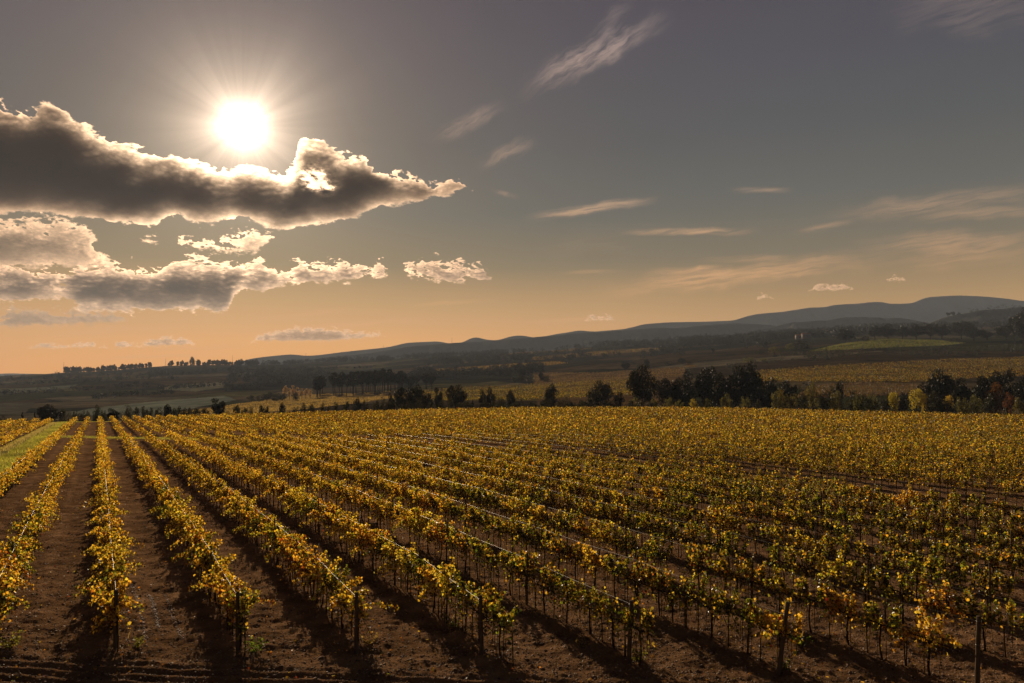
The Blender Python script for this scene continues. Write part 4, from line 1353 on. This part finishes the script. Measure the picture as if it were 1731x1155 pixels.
# copse of tall pines standing in the valley
xs_ = np.sort(np.concatenate([rng.uniform(534, 668, 46), rng.uniform(668, 738, 20)]))
for i, px in enumerate(xs_):
    Y = rng.uniform(500, 575) * SY
    top = np.interp(px, [530, 560, 600, 650, 680, 690, 730, 740], [640, 630, 625, 624, 626, 634, 630, 640]) + rng.normal(0, 2.2)
    bot = np.interp(px, [530, 735], [664, 658])
    x, y, zt = at(px, top, Y); zb = min(zat(px, bot, Y), float(Hfar(np.array([x]), np.array([y]))[0]))
    tree('pinef', x, y, h=zt - zb, sxy=rng.uniform(19, 26), zbase=zb, label='tall dark pine in the dense valley copse, %s tree from the left' % ordn(i + 1), group='pines of the valley copse')
# pale poplars
for i, (px, top) in enumerate([(482, 643), (489, 648), (496, 643), (503, 647), (510, 650), (517, 651), (524, 652)]):
    Y = 470 * SY
    x, y, zt = at(px, top, Y); zb = zat(px, 672, Y)
    tree('poplar', x, y, h=zt - zb, sxy=12, zbase=min(zb, float(Hfar(np.array([x]), np.array([y]))[0])), label='pale autumn poplar left of the pine copse, %s in line' % ordn(i + 1), group='pale poplars')
for i, (px, top, w_) in enumerate([(452, 661, 20), (468, 665, 22), (440, 668, 18), (425, 668, 14), (500, 663, 14), (478, 664, 14)]):
    x, y, zt = at(px, top, 440 * SY); zb = float(Hfar(np.array([x]), np.array([y]))[0])
    tree('shrub', x, y, h=max(zt - zb, 3) * 1.05, sxy=w_ / F * 440 * SY, zbase=min(zb, zt - 3), label='greyish bush below the poplars, %s from the left' % ordn(i + 1), group='bushes by the poplars')
# crest pines, left hill
cx = np.sort(np.concatenate([np.linspace(111, 133, 5) + rng.uniform(-2, 2, 5), np.linspace(139, 256, 29) + rng.uniform(-1.6, 1.6, 29), [286, 290], rng.uniform(296, 322, 6), [325], [335], np.linspace(338, 398, 15) + rng.uniform(-1.2, 1.2, 15), [400, 404, 408], [418, 423, 428, 433]]))
for i, px in enumerate(cx):
    Y = (1495 + rng.uniform(-25, 10)) * SY
    hp = {True: 1.0}.get(True)
    tall = 15 if (px > 321 and px < 327) else (11.5 if px > 398 or px < 135 else rng.uniform(5.0, 11.0))
    hh = tall / F * Y
    x = (px - 865.5) / F * Y
    tree('oak' if tall > 13 else 'crestpine', x, Y, h=hh * 1.45, zbase=float(Hfar(np.array([x]), np.array([Y]))[0]) - hh * .42, sxy=hh * (rng.uniform(.9, 1.4) if tall < 12 else .95), label='small dark pine on the left hill crest, %s along the skyline' % ordn(i + 1), group='pines along the left hill crest')
# oaks around the pasture on the right
PAST = [('broad', 1429, 556, 34, 950), ('oak', 1478, 552, 26, 1010), ('broad', 1500, 548, 34, 1000), ('oak', 1525, 552, 26, 1010), ('broad', 1548, 549, 36, 1000), ('oak', 1572, 548, 28, 1015), ('broad', 1592, 546, 34, 1000), ('broad', 1625, 541, 38, 1000), ('broad', 1645, 551, 38, 940), ('oak', 1668, 560, 26, 960), ('shrub', 1612, 571, 22, 900), ('shrub', 1462, 566, 18, 960), ('broad', 1700, 548, 36, 900), ('broad', 1728, 521, 34, 820), ('oak', 1714, 536, 26, 840), ('broad', 1755, 512, 50, 800), ('shrub', 1353, 574, 36, 900), ('olive', 1335, 580, 16, 880), ('olive', 1309, 586, 20, 850), ('shrub', 1285, 592, 18, 880), ('olive', 1265, 604, 26, 760), ('olive', 1288, 606, 24, 740), ('shrub', 1250, 612, 24, 720), ('oak', 1057, 611, 20, 760), ('shrub', 1080, 616, 14, 780), ('oak', 1093, 607, 12, 800), ('oak', 1152, 605, 14, 800), ('shrub', 1128, 612, 12, 800), ('oak', 884, 621, 12, 640), ('shrub', 875, 633, 30, 620), ('shrub', 920, 634, 22, 620), ('oak', 914, 627, 9, 620)]
pc = 0
for key, px, pyt, wpx, Yb in sorted(PAST, key=lambda q: q[1]):
    Y = Yb * SY * float(np.interp(px, [600, 1250], [1, .72]))
    x, y, zt = at(px, pyt, Y); zb = float(Hfar(np.array([x]), np.array([y]))[0])
    sxy = wpx / F * Y / WREL[key]
    zb = min(zb, zt - wpx / F * Y * .55)
    pc += 1
    tree(key, x, y, h=(zt - zb) * 1.05, sxy=sxy, zbase=zb, label='%s on the right hillside, %s along the slope' % (DESC[key], ordn(pc)), group='trees scattered on the right hillside')
for i, (px, top) in enumerate([(1604, 528), (1613, 526), (1622, 528)]):
    Y = WOODED_HILL_Y - 10; x = (px - 865.5) / F * Y
    zb = zat(px, 540, Y)
    tree('umbrella', x, Y, h=zat(px, top, Y) - zb, sxy=18, zbase=zb, label='%s umbrella pine alone at the wooded hill\'s left end' % ['first', 'middle', 'last'][i], group='lone pines on the wooded hill')

# ---- far woods: dark masses on the slopes -------------------------------


def wood(name, pts, hgt, lsize, label, npt=90, kind='bush', cols=(DK * .75, DK * 1.1)):
    Vs, Qs, Cs, off = [], [], [], 0
    for (x, y, z) in pts:
        h = rng.uniform(*hgt) * SY * 1.15
        P, v, cc = crown_pts(rng, npt, kind)
        V, Q, kp = leaves(P * h + np.array([x, y, z]), rng.uniform(.7, 1.3, npt) * lsize, v * .5, rng, 'quad')
        Vs.append(V); Qs.append(Q + off); off += len(V)
        c = (cols[0] + (cols[1] - cols[0]) * rng.uniform(0, 1, (npt, 1))) * rng.uniform(.8, 1.2)
        Cs.append(np.repeat(c, kp, 0))
    return tag(link(name, mesh(name, np.vstack(Vs), np.vstack(Qs), M_tree, np.vstack(Cs))), label, 'woods', kind='stuff')


def scatter(px0, px1, Y0, Y1, n, clumpy=0.0, sc=60):
    px = rng.uniform(px0, px1, n); Y = rng.uniform(Y0, Y1, n) * SY * np.interp(px, [600, 1250], [1, .72])
    x = (px - 865.5) / F * Y
    if clumpy:
        kp = fbm(x / sc, Y / (sc * 1.6), 3, 91) > clumpy
        x, Y = x[kp], Y[kp]
    z = Hfar(x, Y) - .3
    # keep off the open fields
    pp, qq = proj(x, Y, z)
    bad = np.zeros(len(x), bool)
    for poly in FIELDS.values(): bad |= inpoly(pp, qq - 2, poly)
    return np.stack([x, Y, z], -1)[~bad]


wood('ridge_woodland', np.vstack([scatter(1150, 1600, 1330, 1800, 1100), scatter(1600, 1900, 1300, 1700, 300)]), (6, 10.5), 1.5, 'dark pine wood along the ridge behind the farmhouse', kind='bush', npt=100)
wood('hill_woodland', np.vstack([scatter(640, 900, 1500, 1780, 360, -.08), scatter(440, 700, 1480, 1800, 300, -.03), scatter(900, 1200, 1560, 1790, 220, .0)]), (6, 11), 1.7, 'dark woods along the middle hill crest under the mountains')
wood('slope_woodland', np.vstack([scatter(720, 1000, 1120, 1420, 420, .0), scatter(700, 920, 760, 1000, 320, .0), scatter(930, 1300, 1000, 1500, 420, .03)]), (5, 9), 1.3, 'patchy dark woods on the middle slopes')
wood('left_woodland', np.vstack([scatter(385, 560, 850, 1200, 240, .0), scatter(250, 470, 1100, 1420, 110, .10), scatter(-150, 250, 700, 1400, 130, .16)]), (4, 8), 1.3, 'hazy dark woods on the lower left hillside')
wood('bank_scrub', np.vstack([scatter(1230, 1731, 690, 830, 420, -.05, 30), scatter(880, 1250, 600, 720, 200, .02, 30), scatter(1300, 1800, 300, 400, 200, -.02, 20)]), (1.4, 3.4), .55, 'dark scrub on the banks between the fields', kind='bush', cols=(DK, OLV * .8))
# contour hedges on the left hill
pts = []
for (xa, ya, xb, yb, n_) in [(0, 668, 250, 655, 60), (60, 650, 380, 632, 70), (-50, 655, 300, 640, 60), (150, 676, 300, 664, 40), (265, 660, 390, 652, 50), (100, 640, 420, 626, 60), (0, 646, 140, 640, 30), (380, 662, 520, 646, 60), (560, 640, 760, 634, 60), (430, 632, 640, 622, 70)]:
    for t in rng.uniform(0, 1, n_):
        px, py = xa + (xb - xa) * t, ya + (yb - ya) * t
        Yt = np.linspace(300, 2250, 300); X_ = (px - 865.5) / F * Yt
        _, q_ = proj(X_, Yt, Hbase(X_, Yt))
        i_ = np.argmax(q_ < py) if (q_ < py).any() else -1
        if i_ > 5:
            pts.append((X_[i_] + rng.normal(0, 2), Yt[i_] + rng.normal(0, 4), float(Hfar(X_[i_:i_ + 1], Yt[i_:i_ + 1])[0]) - .2))
wood('contour_hedges', pts, (3.0, 6.5), 1.3, 'thin dark hedges along the terraces of the left hill', npt=34, kind='bush')
# wood on the far right hill
px = rng.uniform(1624, 1950, 420); Yr = WOODED_HILL_Y - rng.uniform(0, 200, 420) * np.clip((px - 1600) / 60, .15, 1)
sil = np.interp(px, [1540, 1575, 1600, 1630, 1660, 1700, 1731, 1800, 1950], [580, 545, 536, 530, 524, 521, 519, 514, 512])
zc = np.array([zat(a, b, WOODED_HILL_Y) for a, b in zip(px, sil)])
tt = (WOODED_HILL_Y - Yr) / 480
zr = -62 + (zc + 62) * (1 - tt) ** 1.25 - 1.5
wood('summit_woodland', np.stack([(px - 865.5) / F * WOODED_HILL_Y, Yr, zr], -1), (7, 11), 1.6, 'dark wood covering the hilltop in front of the mountains', npt=60)

# ---- crops on the far fields -------------------------------------------


def field_points(key, n, Y0, Y1, rowdir=None, spacing=2.6):
    poly = FIELDS[key]
    a = min(q[0] for q in poly); b = max(q[0] for q in poly)
    px = rng.uniform(a, b, n * 14); Y = rng.uniform(Y0, Y1, n * 14) * SY
    x = (px - 865.5) / F * Y
    if rowdir is not None:
        d = np.array([math.cos(rowdir), math.sin(rowdir)]); nn = np.array([-d[1], d[0]])
        l_ = x * nn[0] + Y * nn[1]; dl = np.round(l_ / spacing) * spacing - l_ + rng.normal(0, .15, len(l_))
        x = x + nn[0] * dl; Y = Y + nn[1] * dl
    z = Hfar(x, Y)
    pp, qq = proj(x, Y, z)
    ins = inpoly(pp + fbm(x / 8, Y / 8, 2, 5) * 6, qq, poly)
    return np.stack([x, Y, z], -1)[ins][:n]


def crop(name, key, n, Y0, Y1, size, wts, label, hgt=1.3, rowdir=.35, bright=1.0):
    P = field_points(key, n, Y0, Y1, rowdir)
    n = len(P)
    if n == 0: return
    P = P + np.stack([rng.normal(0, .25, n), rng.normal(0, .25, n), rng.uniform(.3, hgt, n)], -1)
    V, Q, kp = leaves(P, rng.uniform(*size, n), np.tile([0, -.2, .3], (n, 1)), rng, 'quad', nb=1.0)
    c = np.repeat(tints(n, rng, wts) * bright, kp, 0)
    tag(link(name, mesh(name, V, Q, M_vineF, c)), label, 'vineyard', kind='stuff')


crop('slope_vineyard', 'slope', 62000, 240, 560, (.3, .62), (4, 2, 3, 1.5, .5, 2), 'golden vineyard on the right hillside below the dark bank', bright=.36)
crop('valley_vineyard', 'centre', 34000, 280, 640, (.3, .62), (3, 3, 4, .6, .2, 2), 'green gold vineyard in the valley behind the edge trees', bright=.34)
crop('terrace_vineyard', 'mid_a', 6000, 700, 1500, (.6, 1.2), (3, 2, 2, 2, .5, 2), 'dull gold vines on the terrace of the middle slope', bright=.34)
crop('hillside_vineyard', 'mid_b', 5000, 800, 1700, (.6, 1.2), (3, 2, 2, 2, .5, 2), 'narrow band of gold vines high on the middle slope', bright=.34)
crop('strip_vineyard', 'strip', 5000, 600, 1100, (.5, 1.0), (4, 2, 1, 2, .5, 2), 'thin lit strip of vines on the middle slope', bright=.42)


def far_grass(name, key, n, Y0, Y1, h, w, pal, p, label):
    P = field_points(key, n, Y0, Y1)
    if len(P) == 0: return
    grass_obj(name, P[:, 0], P[:, 1], h, w, pal, p, label, zf=Hfar)


far_grass('pasture_grass', 'pasture', 16000, 470, 720, (.25, .6), (.3, .6), GY * .42, [.35, .2, .3, .1, .05], 'short green grass on the pasture under the right oaks')
far_grass('stubble_grass', 'stubble', 22000, 300, 700, (.2, .5), (.25, .5), np.array([[.36, .23, .085], [.30, .19, .07], [.24, .16, .06]]), [.4, .3, .3], 'golden stubble on the low valley field')
far_grass('bank_grass', 'bank', 7000, 450, 900, (.4, .8), (.3, .6), np.array([[.16, .09, .04], [.12, .075, .035]]), [.5, .5], 'brown dry grass along the top of the dark bank')
far_grass('scrub_grass', 'scrub', 9000, 180, 460, (.3, .8), (.2, .4), np.array([[.13, .068, .034], [.10, .06, .03], [.07, .06, .022]]), [.4, .4, .2], 'reddish dry grass on the slope above the yellow tree')

# =====================================================================
#  FARMHOUSE AND MASTS
# =====================================================================


def house(px, py, Yb, dims, rz, label):
    Y = Yb * SY * float(np.interp(px, [600, 1250], [1, .72]))
    x = (px - 865.5) / F * Y
    z = zat(px, py, Y)
    lx, ly, hz = dims
    e = empty('farmhouse', (x, Y, z), rz)
    mb = MB(); mb.box((0, 0, hz / 2 - 1), (lx, ly, hz + 2))
    link('wall', mb.build('house_wall', M_wall), e)
    rh = ly * .24; ov = .3
    v = [[-lx / 2 - ov, -ly / 2 - ov, hz - .05], [lx / 2 + ov, -ly / 2 - ov, hz - .05], [lx / 2 + ov, ly / 2 + ov, hz - .05], [-lx / 2 - ov, ly / 2 + ov, hz - .05], [-lx / 2 - ov, 0, hz + rh], [lx / 2 + ov, 0, hz + rh]]
    m2 = MB(); m2.add(v, [[0, 1, 5, 4], [2, 3, 4, 5], [3, 2, 1, 0]], [[0, 4, 3], [1, 2, 5]])
    link('roof', m2.build('house_roof', M_roof), e)
    for j in range(max(2, int(lx / 3))):
        wx = -lx / 2 + (j + .5) * lx / max(2, int(lx / 3))
        m3 = MB(); m3.box((wx, -ly / 2 - .02, hz * .6), (.9, .08, 1.1))
        link('window', m3.build('window', M_win), e)
    m4 = MB(); m4.box((lx * .1, -ly / 2 - .02, 1.0), (1.0, .1, 2.0))
    link('door', m4.build('door', M_wood), e)
    tag(e, label, 'house')


house(1363, 570.5, 1290, (11.5, 7, 4.9), .15, 'longer of two pale farm buildings below the dark ridge wood')
house(1350, 571.5, 1285, (7.2, 6, 3.9), .15, 'smaller white outbuilding left of the pale farmhouse')

for i, (px, top, bot, Y, label) in enumerate([(108, 612, 629, 1490, 'thin mast at the left end of the crest pines'), (280, 606, 618, 1490, 'thin mast in the gap between the crest pines'), (393, 601, 617, 1490, 'thin mast above the crest pines right of the tall pine'), (517, 597, 614, 1700, 'lattice pylon on the hazy ridge left of the middle'), (648, 584, 602, 1780, 'lattice pylon above the middle woods'), (764, 571, 597, 1790, 'tall transmission mast below the small peaks')]):
    Y *= SY
    x, y, zt = at(px, top, Y); zb = zat(px, bot + 3, Y)
    h = zt - zb
    e = empty('pylon', (x, y, zb), .4)
    mb = MB()
    for sx_, sy_ in ((-1, -1), (1, -1), (1, 1), (-1, 1)):
        mb.add(*tube(np.array([[sx_ * .9, sy_ * .9, -1], [sx_ * .45, sy_ * .45, h * .5], [sx_ * .10, sy_ * .10, h]]), [.16, .13, .10], 4))
    for kx in range(5):
        z0 = h * kx / 5; z1 = h * (kx + 1) / 5; r0 = .9 - .8 * kx / 5; r1 = .9 - .8 * (kx + 1) / 5
        mb.add(*tube(np.array([[-r0, -r0, z0], [0, -(r0 + r1) / 2, (z0 + z1) / 2], [r1, -r1, z1]]), .07, 4))
    link('tower', mb.build('pylon_tower', M_stake), e)
    if 'pylon' in label:
        for zz in (.78, .92):
            m2 = MB(); m2.add(*tube(np.array([[-2.2, 0, h * zz], [0, 0, h * zz + .2], [2.2, 0, h * zz]]), .12, 4))
            link('cross_arm', m2.build('cross_arm', M_stake), e)
    tag(e, label, 'pylon', 'masts and pylons on the skyline')

# =====================================================================
#  HAZE
# =====================================================================
HAZE_DENSITY = 7.2e-5
kz = NT('haze_air')
pv = kz.n('ShaderNodeVolumePrincipled')
pv.inputs['Color'].default_value = (.70, .80, .98, 1)
pv.inputs['Density'].default_value = HAZE_DENSITY
pv.inputs['Anisotropy'].default_value = .06
kz.l(pv.outputs[0], kz.out.inputs['Volume'])
kz.m.cycles.homogeneous_volume = True
mb = MB()
mb.box((0, 3100, 187), (17000, 6600, 534))
hz_ = link('haze', mb.build('haze', kz.m))
tag(hz_, kind='stuff')
